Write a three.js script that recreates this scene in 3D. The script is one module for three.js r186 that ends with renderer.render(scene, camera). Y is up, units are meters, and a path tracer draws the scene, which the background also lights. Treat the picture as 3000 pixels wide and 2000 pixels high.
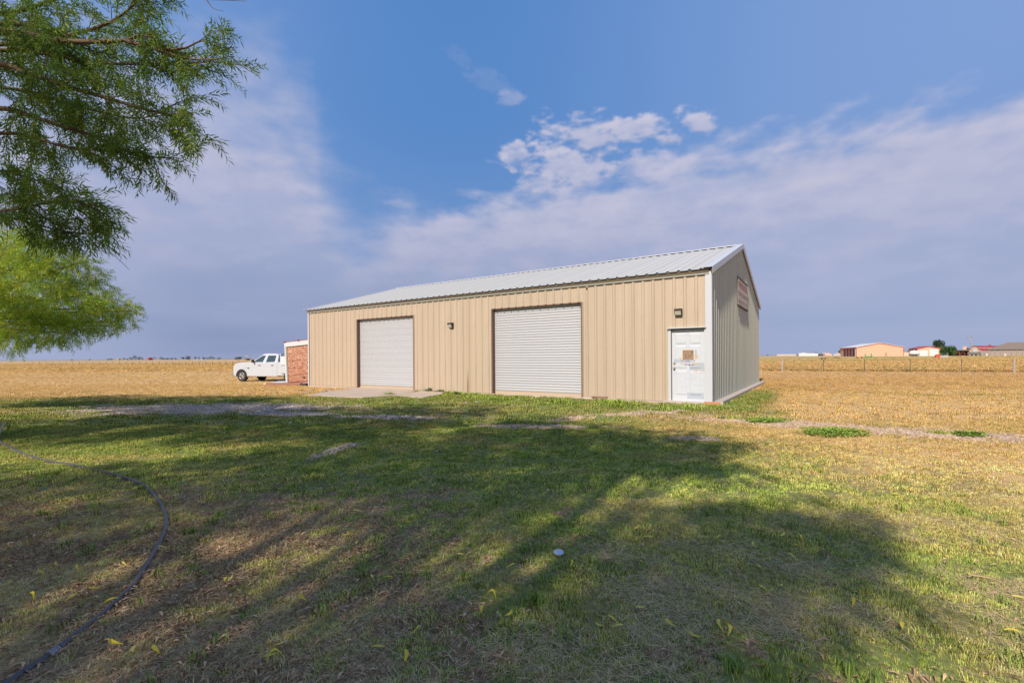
import * as THREE from 'three';
import { mergeGeometries, mergeVertices } from 'three/addons/utils/BufferGeometryUtils.js';
import { RoundedBoxGeometry } from 'three/addons/geometries/RoundedBoxGeometry.js';

// ---------------------------------------------------------------- camera, sky, sun, exposure
const scene = new THREE.Scene();
const FOCAL = 1364, HORIZON = 1047, EYE = 1.405, ROLL = -0.0069;   // in pixels of the 3000 x 2000 photograph, metres
const camera = new THREE.PerspectiveCamera(2 * Math.atan(1000 / FOCAL) * 180 / Math.PI, 1.5, 0.1, 9000);
camera.position.set(0, EYE, 0);
camera.rotation.set(0, 0, ROLL);
camera.setViewOffset(3000, 2000, 0, 1000 - HORIZON, 3000, 2000);   // a level camera with the lens shifted up
const renderer = new THREE.WebGLRenderer({ antialias: true });
renderer.toneMapping = THREE.LinearToneMapping;
const EXPOSURE = 1.28;
renderer.toneMappingExposure = EXPOSURE;
renderer.shadowMap.enabled = true;

const WALL_TURN = 0.5839;                                          // the shop's front wall against the picture plane
const SUN_EL = 38 * Math.PI / 180, SUN_OFF = 3 * Math.PI / 180;    // grazes the gable end
const front = new THREE.Vector2(-Math.sin(WALL_TURN), Math.cos(WALL_TURN)), side = new THREE.Vector2(Math.cos(WALL_TURN), Math.sin(WALL_TURN));
const sunFlat = front.clone().multiplyScalar(Math.cos(SUN_OFF)).addScaledVector(side, Math.sin(SUN_OFF));
const sunDir = new THREE.Vector3(sunFlat.x * Math.cos(SUN_EL), Math.sin(SUN_EL), sunFlat.y * Math.cos(SUN_EL));
const sun = new THREE.DirectionalLight(new THREE.Color().setRGB(1, 0.895, 0.74), 4.3);
sun.position.copy(sunDir).multiplyScalar(60).add(new THREE.Vector3(0, 0, -15));
sun.target.position.set(0, 0, -15);
sun.castShadow = true; sun.shadow.radius = 1.6;
sun.shadow.mapSize.set(4096, 4096);
Object.assign(sun.shadow.camera, { left: -45, right: 45, top: 45, bottom: -45, near: 1, far: 160 });
scene.add(sun, sun.target);

// ---------------------------------------------------------------- helpers
let seedState = 20241;
const rnd = () => { seedState = (seedState + 0x6d2b79f5) | 0; let t = Math.imul(seedState ^ (seedState >>> 15), 1 | seedState); t = (t + Math.imul(t ^ (t >>> 7), 61 | t)) ^ t; return ((t ^ (t >>> 14)) >>> 0) / 4294967296; };
const rr = (a, b) => a + (b - a) * rnd();
const clamp = (x, a = 0, b = 1) => Math.min(b, Math.max(a, x));
const sst = (a, b, x) => { const t = clamp((x - a) / (b - a)); return t * t * (3 - 2 * t); };
const lerp = (a, b, t) => a + (b - a) * t;
const mix3 = (a, b, t) => [lerp(a[0], b[0], t), lerp(a[1], b[1], t), lerp(a[2], b[2], t)];
const V = (x, y, z) => new THREE.Vector3(x, y, z);
const perm = new Uint8Array(512); { const p = [...Array(256).keys()]; for (let i = 255; i > 0; i--) { const j = Math.floor(rnd() * (i + 1)); [p[i], p[j]] = [p[j], p[i]]; } for (let i = 0; i < 512; i++) perm[i] = p[i & 255]; }
const GX = new Float32Array(256), GY = new Float32Array(256); for (let i = 0; i < 256; i++) { GX[i] = Math.cos(i * 0.0245436926 * 7); GY[i] = Math.sin(i * 0.0245436926 * 7); }
function noise(x, y) {                                               // -1..1
  const fx = Math.floor(x), fy = Math.floor(y), X = fx & 255, Y = fy & 255, u = x - fx, v = y - fy;
  const s = u * u * u * (u * (u * 6 - 15) + 10), t = v * v * v * (v * (v * 6 - 15) + 10);
  const a = perm[perm[X] + Y], b = perm[perm[X + 1] + Y], c = perm[perm[X] + Y + 1], d = perm[perm[X + 1] + Y + 1];
  const n00 = GX[a] * u + GY[a] * v, n10 = GX[b] * (u - 1) + GY[b] * v, n01 = GX[c] * u + GY[c] * (v - 1), n11 = GX[d] * (u - 1) + GY[d] * (v - 1);
  const p = n00 + (n10 - n00) * s;
  return (p + (n01 + (n11 - n01) * s - p) * t) * 1.5;
}
function fbm(x, y, o = 4) { let s = 0, a = 0.5, n = 0; for (let i = 0; i < o; i++) { s += a * noise(x, y); n += a; x = x * 2.03 + 17.3; y = y * 2.03 - 9.1; a *= 0.55; } return s / n; }
const pix = (px, py) => V((px - 1500) / FOCAL, -(py - HORIZON) / FOCAL, -1).applyAxisAngle(V(0, 0, 1), ROLL);   // direction of a pixel
function groundY(x, z) {                                             // the plain: level here, a little lower to the west, rising slowly far away
  const d = Math.hypot(x, z), west = sst(-4, -16, x);
  let h = -0.2 * sst(17, 34, -z) * west;
  h += lerp(0.85 * sst(80, 210, d), 0, sst(8, -40, x)) + sst(170, 900, d) * lerp(0.35, 1.45, sst(8, -40, x));
  if (d < 90) h += 0.012 * noise(x * 0.5, z * 0.5) * sst(2, 6, d) * sst(90, 60, d);
  return h;
}
function onGround(px, py, lift = 0) {                                // where a pixel's ray meets the ground
  const d = pix(px, py); let s = 1, y = 0, p = V(0, 0, 0);
  for (let i = 0; i < 30; i++) { s = (y + lift - EYE) / d.y; p = V(d.x * s, 0, d.z * s); y = groundY(p.x, p.z); }
  p.y = y; return p;
}
function atDepth(px, py, depth) { const d = pix(px, py); return V(d.x, d.y, d.z).multiplyScalar(depth / -d.z).add(V(0, EYE, 0)); }
function footAt(px, depth) { const p = atDepth(px, HORIZON, depth); p.y = groundY(p.x, p.z); return p; }

const used = new Map();
function numbered(n) { const k = used.get(n) ?? 0; used.set(n, k + 1); return k ? n + '_' + String(k).padStart(3, '0') : n; }
function tag(o, label, category, group) { o.userData.label = label; o.userData.category = category; if (group) o.userData.group = group; return o; }
function shadows(o) { o.castShadow = true; o.receiveShadow = true; return o; }
function thing(name, label, category, group) { const g = new THREE.Group(); g.name = numbered(name); scene.add(g); return tag(g, label, category, group); }
function part(name, geo, mat, parent, pos, rot) { const m = shadows(new THREE.Mesh(geo, mat)); m.name = name; if (pos) m.position.set(...pos); if (rot) m.rotation.set(...rot); parent.add(m); return m; }
function sub(name, parent, pos, rot) { const g = new THREE.Group(); g.name = name; if (pos) g.position.set(...pos); if (rot) g.rotation.set(...rot); parent.add(g); return g; }
function single(name, geo, mat, label, category, group) { const m = shadows(new THREE.Mesh(geo, mat)); m.name = numbered(name); scene.add(m); return tag(m, label, category, group); }
function structure(name, geo, mat) { const m = shadows(new THREE.Mesh(geo, mat)); m.name = numbered(name); m.userData.kind = 'structure'; scene.add(m); return m; }
const box = (w, h, d, x = 0, y = 0, z = 0) => new THREE.BoxGeometry(w, h, d).translate(x, y, z);
const span = (x0, x1, y0, y1, z0, z1) => box(x1 - x0, y1 - y0, z1 - z0, (x0 + x1) / 2, (y0 + y1) / 2, (z0 + z1) / 2);
const rbox = (w, h, d, r, x = 0, y = 0, z = 0) => new RoundedBoxGeometry(w, h, d, 2, r).translate(x, y, z);
const cyl = (r0, r1, h, n = 12) => new THREE.CylinderGeometry(r0, r1, h, n);
function plain(g) { const q = g.index ? g.toNonIndexed() : g; for (const k of Object.keys(q.attributes)) if (!['position', 'normal', 'uv', 'color'].includes(k)) q.deleteAttribute(k); return q; }
const flip = (g, x, y, z) => { const q = plain(g).scale(x, y, z); for (const k of Object.keys(q.attributes)) { const a = q.attributes[k], n = a.itemSize; for (let i = 0; i < a.count; i += 3) for (let c = 0; c < n; c++) { const t = a.array[(i + 1) * n + c]; a.array[(i + 1) * n + c] = a.array[(i + 2) * n + c]; a.array[(i + 2) * n + c] = t; } } return q; };   // mirrored, faces kept outward
const mirror = (g, x, y, z) => (x * y * z < 0 ? flip(g, x, y, z) : g);
const join = (...gs) => mergeGeometries(gs.flat().map(plain));
function mat(r, g, b, rough = 0.7, extra = {}) { return new THREE.MeshStandardMaterial({ color: new THREE.Color().setRGB(r, g, b), roughness: rough, metalness: 0, ...extra }); }
function tube(points, radii, sides = 7, cap = true) {                 // tapered, bent limb through points
  const curve = new THREE.CatmullRomCurve3(points), n = Math.max(2, (points.length - 1) * 4), pos = [], idx = [];
  let prev = V(0.3, 0.2, 0.9);
  for (let i = 0; i <= n; i++) {
    const t = i / n, p = curve.getPoint(t), tan = curve.getTangent(t), k = t * (radii.length - 1), a = Math.min(radii.length - 2, Math.floor(k)), r = lerp(radii[a], radii[a + 1], k - a);
    const nx = prev.clone().addScaledVector(tan, -prev.dot(tan)).normalize(), ny = tan.clone().cross(nx); prev = nx;
    for (let j = 0; j < sides; j++) { const w = j / sides * Math.PI * 2, q = p.clone().addScaledVector(nx, Math.cos(w) * r).addScaledVector(ny, Math.sin(w) * r); pos.push(q.x, q.y, q.z); }
  }
  for (let i = 0; i < n; i++) for (let j = 0; j < sides; j++) { const a = i * sides + j, b = i * sides + (j + 1) % sides; idx.push(a, b, a + sides, b, b + sides, a + sides); }
  if (cap) { for (let j = 1; j < sides - 1; j++) { idx.push(0, j + 1, j); const o = n * sides; idx.push(o, o + j, o + j + 1); } }
  const g = new THREE.BufferGeometry(); g.setAttribute('position', new THREE.Float32BufferAttribute(pos, 3)); g.setIndex(idx); g.computeVertexNormals();
  g.setAttribute('uv', new THREE.Float32BufferAttribute(new Float32Array(pos.length / 3 * 2), 2)); return g;
}
function bar(a, b, r, sides = 6) { const d = b.clone().sub(a), g = new THREE.CylinderGeometry(r, r, d.length(), sides); g.applyQuaternion(new THREE.Quaternion().setFromUnitVectors(V(0, 1, 0), d.clone().normalize())); return g.translate((a.x + b.x) / 2, (a.y + b.y) / 2, (a.z + b.z) / 2); }
function dataTex(w, h, fn, srgb = true, repeat = false) {             // fn -> [r,g,b] linear 0..1
  const data = new Uint8Array(w * h * 4), enc = (v) => { v = clamp(v); return Math.round(255 * (srgb ? (v <= 0.0031308 ? v * 12.92 : 1.055 * Math.pow(v, 1 / 2.4) - 0.055) : v)); };
  for (let j = 0; j < h; j++) for (let i = 0; i < w; i++) { const c = fn((i + 0.5) / w, (j + 0.5) / h), o = (j * w + i) * 4; data[o] = enc(c[0]); data[o + 1] = enc(c[1]); data[o + 2] = enc(c[2]); data[o + 3] = 255; }
  const t = new THREE.DataTexture(data, w, h); t.magFilter = THREE.LinearFilter; t.minFilter = THREE.LinearMipmapLinearFilter; t.generateMipmaps = true;
  if (srgb) t.colorSpace = THREE.SRGBColorSpace; if (repeat) t.wrapS = t.wrapT = THREE.RepeatWrapping; t.needsUpdate = true; return t;
}
function canvasTex(w, h, draw) { const c = document.createElement('canvas'); c.width = w; c.height = h; draw(c.getContext('2d'), w, h); const t = new THREE.CanvasTexture(c); t.colorSpace = THREE.SRGBColorSpace; return t; }

// ---------------------------------------------------------------- sky: thin cloud bank under blue
{
  const W = 3072, H = 1536, data = new Float32Array(W * H * 4);
  const azel = (x, y) => { x *= 3000 / 2352; y *= 3000 / 2352; const az = Math.atan((x - 1500) / FOCAL); return [az, Math.atan((HORIZON - y) / FOCAL * Math.cos(az))]; };
  const lin = (r, g, b) => [r, g, b].map((v) => { v /= 255; return (v <= 0.04045 ? v / 12.92 : Math.pow((v + 0.055) / 1.055, 2.4)) / EXPOSURE; });
  const edge = [[-500, 120], [0, 150], [300, 165], [430, 190], [560, 215], [650, 270], [725, 350], [745, 430], [790, 525], [840, 558], [900, 542], [1050, 488], [1200, 468], [1330, 462], [1420, 435], [1500, 392], [1700, 350], [1900, 322], [2100, 300], [2352, 262], [2800, 215]].map(([x, y]) => azel(x, y));
  const edgeAt = (az) => { if (az <= edge[0][0]) return edge[0][1]; for (let i = 1; i < edge.length; i++) if (az < edge[i][0]) return lerp(edge[i - 1][1], edge[i][1], (az - edge[i - 1][0]) / (edge[i][0] - edge[i - 1][0])); return edge[edge.length - 1][1]; };
  const puffs = [[1365, 318, 115, 46, 0.3, 1], [1300, 385, 105, 50, 0.35, 0.95], [1455, 300, 80, 28, 0.35, 0.95], [1200, 365, 46, 32, 0.5, 0.75], [1610, 288, 40, 24, 0.7, 1], [1545, 318, 38, 16, 0, 1], [1245, 415, 60, 24, 0, 0.75], [1180, 222, 30, 15, 0, 0.42], [1060, 130, 34, 24, 0.7, 0.1], [1140, 190, 60, 22, 0.8, 0.13], [1480, 375, 70, 20, 0, 0.5], [920, 468, 36, 8, 0, 0.25], [1660, 345, 40, 12, 0, 0.3]]
    .map(([x, y, w, h, turn, amount]) => { const [a, e] = azel(x, y), [a1] = azel(x + w, y), [, e1] = azel(x, y - h); return [a, e, Math.abs(a1 - a), Math.abs(e1 - e), turn, amount]; });
  const pale = lin(138, 167, 219), zen = lin(80, 128, 194), mid = lin(90, 138, 200), low = lin(122, 155, 205), hor = lin(150, 164, 199), cloud = lin(180, 184, 211), bright = lin(205, 203, 222), greyW = lin(132, 148, 186), greyE = lin(157, 171, 206);
  const tops = new Float32Array(W); for (let i = 0; i < W; i++) { const a0 = ((i + 0.5) / W - 0.5) * 2 * Math.PI + Math.PI / 2, a = a0 > Math.PI ? a0 - 2 * Math.PI : a0; tops[i] = edgeAt(clamp(a, -1.2, 1.2)); }
  for (let j = 0; j < H; j++) {
    const el = ((j + 0.5) / H - 0.5) * Math.PI;
    for (let i = 0; i < W; i++) {
      const o = (j * W + i) * 4; data[o + 3] = 1;
      if (el < -0.06) { data[o] = 0.16; data[o + 1] = 0.13; data[o + 2] = 0.08; continue; }
      const az0 = ((i + 0.5) / W - 0.5) * 2 * Math.PI + Math.PI / 2; const az = az0 > Math.PI ? az0 - 2 * Math.PI : az0;
      if (Math.abs(az) > 1.1 && j % 2) { const q = o - W * 4; data[o] = data[q]; data[o + 1] = data[q + 1]; data[o + 2] = data[q + 2]; continue; }
      const e = Math.max(el, 0);
      const u = az0 * 2.2, v = e * 4.2;                              // cloud coordinates; the seam lies behind the camera
      const n1 = fbm(u * 1.6 + 3, v * 2.4 + 1, 3), n2 = fbm(u * 5 + 11, v * 6 + 5, 5), n3 = fbm(u * 1.1 - 7, v * 5 + 2, 2);
      let c = mix3(mid, zen, sst(0.45, 1.1, e)); c = mix3(c, pale, 0.75 * sst(0.0, 0.95, Math.abs(az + 0.12))); c = mix3(low, c, sst(0.1, 0.5, e)); c = mix3(hor, c, sst(0.0, 0.2, e));
      // the bank of thin cloud
      const away = sst(0.95, 1.3, Math.abs(az)), top = lerp(tops[i], 0.42 + 0.16 * n3, away);
      const soft = lerp(0.15, 0.035, sst(-0.4, -0.1, az));
      let m = sst(-soft, soft, top - e + n1 * lerp(0.1, 0.04, sst(-0.4, -0.1, az)) + n2 * lerp(0.06, 0.055, sst(-0.35, 0, az)) + 0.01);
      m *= clamp(0.92 + 0.25 * n1 + 0.2 * n2 * sst(0.0, 0.25, e));
      const thick = sst(-0.05, 0.28, top - e);
      let k = mix3(cloud, bright, clamp(0.36 + 0.6 * n2 - thick * 0.4)); const grey = mix3(greyW, greyE, Math.max(sst(0.05, 0.6, az), sst(-0.55, -0.85, az))); k = mix3(k, grey, sst(0.32, 0.03, e) * (0.75 + 0.35 * n3));
      c = mix3(c, k, clamp(m) * lerp(0.9, 0.95, sst(-0.3, 0.1, az)));
      // separate puffs
      if (az > -0.5 && az < 0.55 && e > 0.3 && e < 0.75) for (let pi = 0; pi < puffs.length; pi++) {
        const P = puffs[pi], da = (az - P[0]) / P[2], de = (e - P[1]) / P[3], turn = P[4], amount = P[5]; if (Math.abs(da) > 2.6 || Math.abs(de) > 2.6) continue;
        const n4 = fbm(u * 15 + 3, v * 17 - 4, 4), r = Math.hypot(da, de + turn * da), q = sst(0.0, 0.75, 1.12 - r * 0.85 + n2 * 0.8 + n4 * 0.75);
        c = mix3(c, mix3(cloud, bright, clamp(0.35 + 0.5 * n2 + 0.5 * n4 + 0.35 * de)), q * amount * 0.86);
      }
      data[o] = c[0]; data[o + 1] = c[1]; data[o + 2] = c[2];
    }
  }
  const t = new THREE.DataTexture(data, W, H, THREE.RGBAFormat, THREE.FloatType);
  t.mapping = THREE.EquirectangularReflectionMapping; t.magFilter = THREE.LinearFilter; t.needsUpdate = true;
  scene.background = t; scene.environment = t;
}
// ---------------------------------------------------------------- ground: lawn, dirt, gravel, dry field
const SHOP = V(5.757, 0, -13.464);
const toShop = (x, z) => { const dx = x - SHOP.x, dz = z - SHOP.z; return [dx * side.x + dz * side.y, dx * front.x + dz * front.y]; };   // along the front wall, out from it
const fromShop = (bx, bz) => V(SHOP.x + bx * side.x + bz * front.x, 0, SHOP.z + bx * side.y + bz * front.y);
const C_GREEN = [0.150, 0.185, 0.040], C_LUSH = [0.190, 0.275, 0.040], C_OLIVE = [0.30, 0.225, 0.085], C_DRY = [0.50, 0.315, 0.132], C_STRAW = [0.56, 0.375, 0.17], C_ORANGE = [0.54, 0.33, 0.15], C_DIRT = [0.34, 0.228, 0.142], C_GRAVEL = [0.40, 0.32, 0.265], C_PINK = [0.45, 0.315, 0.215];
const blob = (x, z, cx, cz, rx, rz, turn = 0) => { const c = Math.cos(turn), s = Math.sin(turn), dx = x - cx, dz = z - cz; return Math.hypot((dx * c + dz * s) / rx, (-dx * s + dz * c) / rz); };
const strip = (x, z, x0, z0, x1, z1) => { const t = clamp(((x - x0) * (x1 - x0) + (z - z0) * (z1 - z0)) / ((x1 - x0) ** 2 + (z1 - z0) ** 2)); return Math.hypot(x - lerp(x0, x1, t), z - lerp(z0, z1, t)); };
const out = { g: 0, dirt: 0, gravel: 0, pink: 0 };
function ground(x, z) {                                              // -> linear colour, and what grows there in `out`
  const d = -z, n1 = fbm(x * 0.28 + 4, z * 0.28, 4), n2 = fbm(x * 1.15, z * 1.15 + 7, 4), n3 = fbm(x * 5.2, z * 5.2, 3), sdx = x - SHOP.x, sdz = z - SHOP.z, bx = sdx * side.x + sdz * side.y, bz = sdx * front.x + sdz * front.y;
  // how green
  let g = 0.77;
  g -= 0.62 * sst(1.6, 6.2, x + n1 * 1.5 + (d > 7 ? (d - 7) * 0.12 : (7 - d) * -0.18));
  g -= 0.55 * sst(15.5, 19, d + n1 * 3) * sst(-2, -8, x) + 0.3 * sst(20, 30, d);
  g -= 0.06 * sst(5.0, 2.2, d) + 0.2 * sst(-0.5, -4, x) * sst(7, 4, d);
  const wallGreen = sst(-0.2, 0.3, bz) * sst(3.6, 1.2, bz + n2 * 0.8) * sst(-12, -9, bx) * sst(2.5, 0.2, bx);
  g = lerp(g, 0.95 + n2 * 0.3, wallGreen * 0.85);
  g = Math.max(g, 0.9 * sst(1.3, 0.2, Math.abs(bx - 0.7) + n2 * 0.5) * sst(-11, -4, bz) * sst(2, 0.5, bz));
  g += n1 * 0.42 + n2 * 0.34 + n3 * 0.12;
  const clump = Math.min(blob(x, z, 6.05, -8.75, 0.62, 0.3, 0.35), blob(x, z, 5.4, -10.3, 0.8, 0.3, 0.2), blob(x, z, 7.75, -8.3, 0.32, 0.16, 0.3)) + n3 * 0.3;
  const lush = Math.max(sst(1.05, 0.8, clump), wallGreen * sst(0.05, 0.35, n2 + 0.1));
  // bare soil and litter
  let dirt = sst(0.14, 0.46, n2 * 0.62 + n1 * 0.3 + n3 * 0.5 + 0.42 * sst(0.6, -1.8, x) * sst(6.8, 3.6, d) - 0.16 * sst(3, 6, d) + 0.12 * sst(2.6, 1.6, d) - 0.3 * sst(1, 4, x));
  dirt = Math.max(dirt, 0.9 * sst(0.35, 0.1, Math.abs(bz - 0.12) + n2 * 0.25) * sst(-9.2, -8.6, bx) * sst(-3.2, -4, bx));
  // gravel
  let gravel = sst(1.35, 0.55, blob(x, z, -8.9, -13.4, 3.6, 1.35, 0.05) + n2 * 0.8 + n3 * 0.55);
  gravel = Math.max(gravel, 0.9 * sst(1.1, 0.75, blob(x, z, -5.6, -11.9, 1.25, 0.45, 0.1) + n2 * 0.5 + n3 * 0.3), 0.8 * sst(1.1, 0.7, blob(x, z, -2.7, -7.1, 0.16, 0.75, 0.2) + n2 * 0.7 + n3 * 0.4), 0.75 * sst(1.1, 0.7, blob(x, z, -3.2, -11.1, 1.4, 0.4, 0.2) + n2 * 0.9 + n3 * 0.3), 0.7 * sst(1.1, 0.7, blob(x, z, 0.6, -9.4, 1.3, 0.35, 0.1) + n2 * 1.0 + n3 * 0.3));
  let pink = sst(0.85, 0.1, strip(x, z, 4.2, -10.6, 9.5, -6.9) + n2 * 0.6 + n3 * 0.55) * sst(3.6, 5.4, x + n2 * 2) * (0.55 + 0.45 * sst(-0.2, 0.2, n3 + n2 * 0.5));
  pink = Math.max(pink, 0.75 * sst(1.1, 0.7, blob(x, z, 3.1, -7.9, 0.5, 0.22, 0.1) + n2 * 0.7 + n3 * 0.3), 0.5 * sst(1.1, 0.6, blob(x, z, 2.6, -11.3, 1.9, 0.4, -0.5) + n2 * 1.3 + n3 * 0.5), 0.4 * sst(0.45, 0.15, Math.abs(bz - 0.5) + n2 * 0.6) * sst(-4, -3, bx) * sst(0.8, 0, bx)); pink *= 0.72;
  gravel *= 0.55 + 0.45 * sst(-0.35, 0.15, n3 + n2 * 0.4); const dryness = clamp(g);
  const stroke = 0.5 + 0.5 * fbm(x * 0.35 + z * 0.1, z * 1.6 - x * 0.5, 3);   // mower passes
  let dry = mix3(C_DRY, C_STRAW, clamp(stroke + n3 * 0.5)); dry = mix3(dry, C_ORANGE, sst(0.0, 0.5, n1 + n2 * 0.3) * 0.7);
  let c = mix3(dry, C_OLIVE, sst(0.12, 0.5, dryness)); c = mix3(c, C_GREEN, sst(0.42, 0.86, dryness)); c = mix3(c, C_LUSH, lush * 0.8);
  c = mix3(c, C_DIRT, dirt * 0.85 * (1 - lush)); c = mix3(c, C_GRAVEL, gravel * (1 - lush * 0.6)); c = mix3(c, C_PINK, pink * (1 - lush));
  // the dry field beyond the mown yard
  const farRight = sst(41, 44, d + (x - 25) * 0.42) * sst(5, 12, x), farLeft = sst(62, 74, d + n1 * 5) * sst(6, 0, x);
  const tall = Math.max(farRight, farLeft);
  if (tall > 0) { const nn = fbm(x * 0.02, z * 0.09, 4), mm = fbm(x * 0.11 + 5, z * 0.5, 3); let f = mix3([0.50, 0.345, 0.150], [0.43, 0.265, 0.12], clamp(0.5 + nn * 1.2)); f = mix3(f, [0.27, 0.25, 0.08], sst(0.18, 0.6, mm + nn * 0.5) * 0.6); f = mix3(f, [0.30, 0.27, 0.095], 0.55 * sst(85, 112, d) * sst(230, 160, d) * farRight * clamp(0.6 + nn)); c = mix3(c, f, tall); }
  const lot = sst(17.5, 19.5, d + n1 * 1.4) * sst(33, 26, d + n1 * 2) * sst(-4, -10, x); c = mix3(c, mix3([0.52, 0.345, 0.165], C_ORANGE, clamp(0.4 + n2)), lot * 0.75);
  const lotR = sst(9, 13, x) * sst(16, 20, d) * sst(42, 38, d); c = mix3(c, mix3([0.47, 0.29, 0.13], [0.40, 0.225, 0.10], clamp(0.5 + stroke * 0.4 + n1)), lotR * 0.6);
  out.g = clamp(g) * (1 - gravel * 0.9) * (1 - pink * 0.85); out.dirt = dirt * (1 - lush); out.gravel = gravel; out.pink = pink; out.lush = lush; out.tall = tall;
  return c;
}
const NEAR = [-6, 6, -6.5, -0.5], MID = [-30, 34, -48, 6];
function sheet(xs, zs, drop, hole, colours, bounds) {
  const pos = [], col = [], uv = [], idx = [], nx = xs.length;
  for (const z of zs) for (const x of xs) { pos.push(x, groundY(x, z) - drop, z); if (colours) col.push(...ground(x, z)); if (bounds) uv.push((x - bounds[0]) / (bounds[1] - bounds[0]), (z - bounds[2]) / (bounds[3] - bounds[2])); else uv.push(x / 6, z / 6); }
  for (let j = 0; j < zs.length - 1; j++) for (let i = 0; i < nx - 1; i++) {
    if (hole && xs[i] >= hole[0] - 1e-6 && xs[i + 1] <= hole[1] + 1e-6 && zs[j] >= hole[2] - 1e-6 && zs[j + 1] <= hole[3] + 1e-6) continue;
    const a = j * nx + i; idx.push(a, a + nx, a + 1, a + 1, a + nx, a + nx + 1);
  }
  const g = new THREE.BufferGeometry(); g.setAttribute('position', new THREE.Float32BufferAttribute(pos, 3)); g.setAttribute('uv', new THREE.Float32BufferAttribute(uv, 2)); if (colours) g.setAttribute('color', new THREE.Float32BufferAttribute(col, 3)); g.setIndex(idx); g.computeVertexNormals(); return g;
}
const steps = (a, b, s) => { const n = Math.round((b - a) / s), r = []; for (let i = 0; i <= n; i++) r.push(a + (b - a) * i / n); return r; };
const grow = (from, to, first) => { const r = []; let x = from, s = first * Math.sign(to - from); while (Math.abs(x - from) < Math.abs(to - from)) { x += s; s *= 1.13; r.push(x); } return r; };
function soilTex(b, w, h, grainy) {
  return dataTex(w, h, (u, v) => {
    const x = lerp(b[0], b[1], u), z = lerp(b[2], b[3], v), c = ground(x, z), { dirt, gravel, pink } = out;
    const f = fbm(x * 26, z * 26, 2), s = noise(x * 90, z * 90), t = noise(x * 55 + 40, z * 55);
    let k = 1 + grainy * (0.42 * f + 0.3 * s); let r = [c[0] * k, c[1] * k, c[2] * k];
    if (gravel > 0.2 || pink > 0.2) { const st = t > 0.25 ? 1.5 : t < -0.3 ? 0.6 : 1; r = r.map((q) => q * lerp(1, st, Math.max(gravel, pink))); }
    if (dirt > 0.3 && t > 0.34) r = mix3(r, [0.5, 0.32, 0.18], 0.75 * dirt);                    // dead leaf bits
    return r;
  });
}
const nearTex = soilTex(NEAR, 1728, 864, 1), midTex = soilTex(MID, 1600, 1350, 0.9);
structure('lawn', sheet(steps(NEAR[0], NEAR[1], 0.25), steps(NEAR[2], NEAR[3], 0.25), 0, null, false, NEAR), new THREE.MeshStandardMaterial({ map: nearTex, bumpMap: nearTex, bumpScale: 0.02, roughness: 1 }));
{ const xs = [...steps(MID[0], NEAR[0] + 0.25, 0.5), ...steps(NEAR[0] + 0.25, NEAR[1] - 0.25, 0.5).slice(1), ...steps(NEAR[1] - 0.25, MID[1], 0.5).slice(1)], zs = [...steps(MID[2], NEAR[2] + 0.25, 0.5), ...steps(NEAR[2] + 0.25, NEAR[3] - 0.25, 0.5).slice(1), ...steps(NEAR[3] - 0.25, MID[3], 0.5).slice(1)];
  structure('yard', sheet(xs, zs, 0.005, [NEAR[0] + 0.25, NEAR[1] - 0.25, NEAR[2] + 0.25, NEAR[3] - 0.25], false, MID), new THREE.MeshStandardMaterial({ map: midTex, bumpMap: midTex, bumpScale: 0.02, roughness: 1 })); }
const fieldGrain = dataTex(512, 512, (u, v) => { const s = (k) => noise(u * k, v * k), w = 1 + 0.28 * (s(64) + s(128) * 0.7 + noise(u * 24, v * 48) * 0.6); const q = clamp(0.72 * w, 0, 1); return [q, q, q]; }, true, true);
{ const I = [MID[0] + 1, MID[1] - 1, MID[2] + 1, MID[3] - 1];
  const xs = [...grow(I[0], -6000, 1).reverse(), ...steps(I[0], I[1], 2), ...grow(I[1], 6000, 1)], zs = [...grow(I[2], -6000, 1).reverse(), ...steps(I[2], I[3], 2), ...grow(I[3], 300, 2)];
  const g = sheet(xs, zs, 0.012, I, true); const c = g.attributes.color; for (let i = 0; i < c.count * 3; i++) c.array[i] /= 0.72;
  structure('field', g, new THREE.MeshStandardMaterial({ map: fieldGrain, vertexColors: true, roughness: 1 })); }

// ---------------------------------------------------------------- the shop
const L = 19.62, DEEP = 12.8, EAVE = 3.81, ROOF_EAVE = 3.93, RIDGE = 5.9, PITCH = 0.3165, MIDZ = -DEEP / 2;
const paintGrain = dataTex(512, 512, (u, v) => { const w = 0.93 + 0.05 * noise(u * 30, v * 3) + 0.03 * noise(u * 90, v * 90) + 0.04 * fbm(u * 4, v * 4, 3); return [w, w, w * 0.995]; }, true, true);
const uvScaled = (t, r, x = 0, y = 0) => { const c = t.clone(); c.repeat.set(r[0], r[1]); c.offset.set(x, y); c.needsUpdate = true; return c; };
const creams = [[0.485, 0.388, 0.292], [0.472, 0.377, 0.284], [0.495, 0.397, 0.30]].map((c, i) => mat(...c, 0.5, { map: uvScaled(paintGrain, [0.3, 1], i * 0.31, i * 0.17) }));
const stained = mat(0.485, 0.388, 0.292, 0.55, { map: canvasTex(128, 1024, (x, w, h) => {
  x.fillStyle = '#f3f1ee'; x.fillRect(0, 0, w, h);
  for (let i = 0; i < 90; i++) { const px = 18 + rnd() * 44, l = 60 + rnd() * 260 * (1 - Math.abs(px - 40) / 40); x.fillStyle = 'rgba(120,84,46,' + (0.03 + rnd() * 0.07) + ')'; x.fillRect(px, h - l, 2 + rnd() * 5, l); }
  for (let i = 0; i < 60; i++) { x.fillStyle = 'rgba(90,60,40,0.2)'; x.fillRect(rnd() * w, h - rnd() * 120, 2, 2 + rnd() * 6); }
}) });
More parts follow.
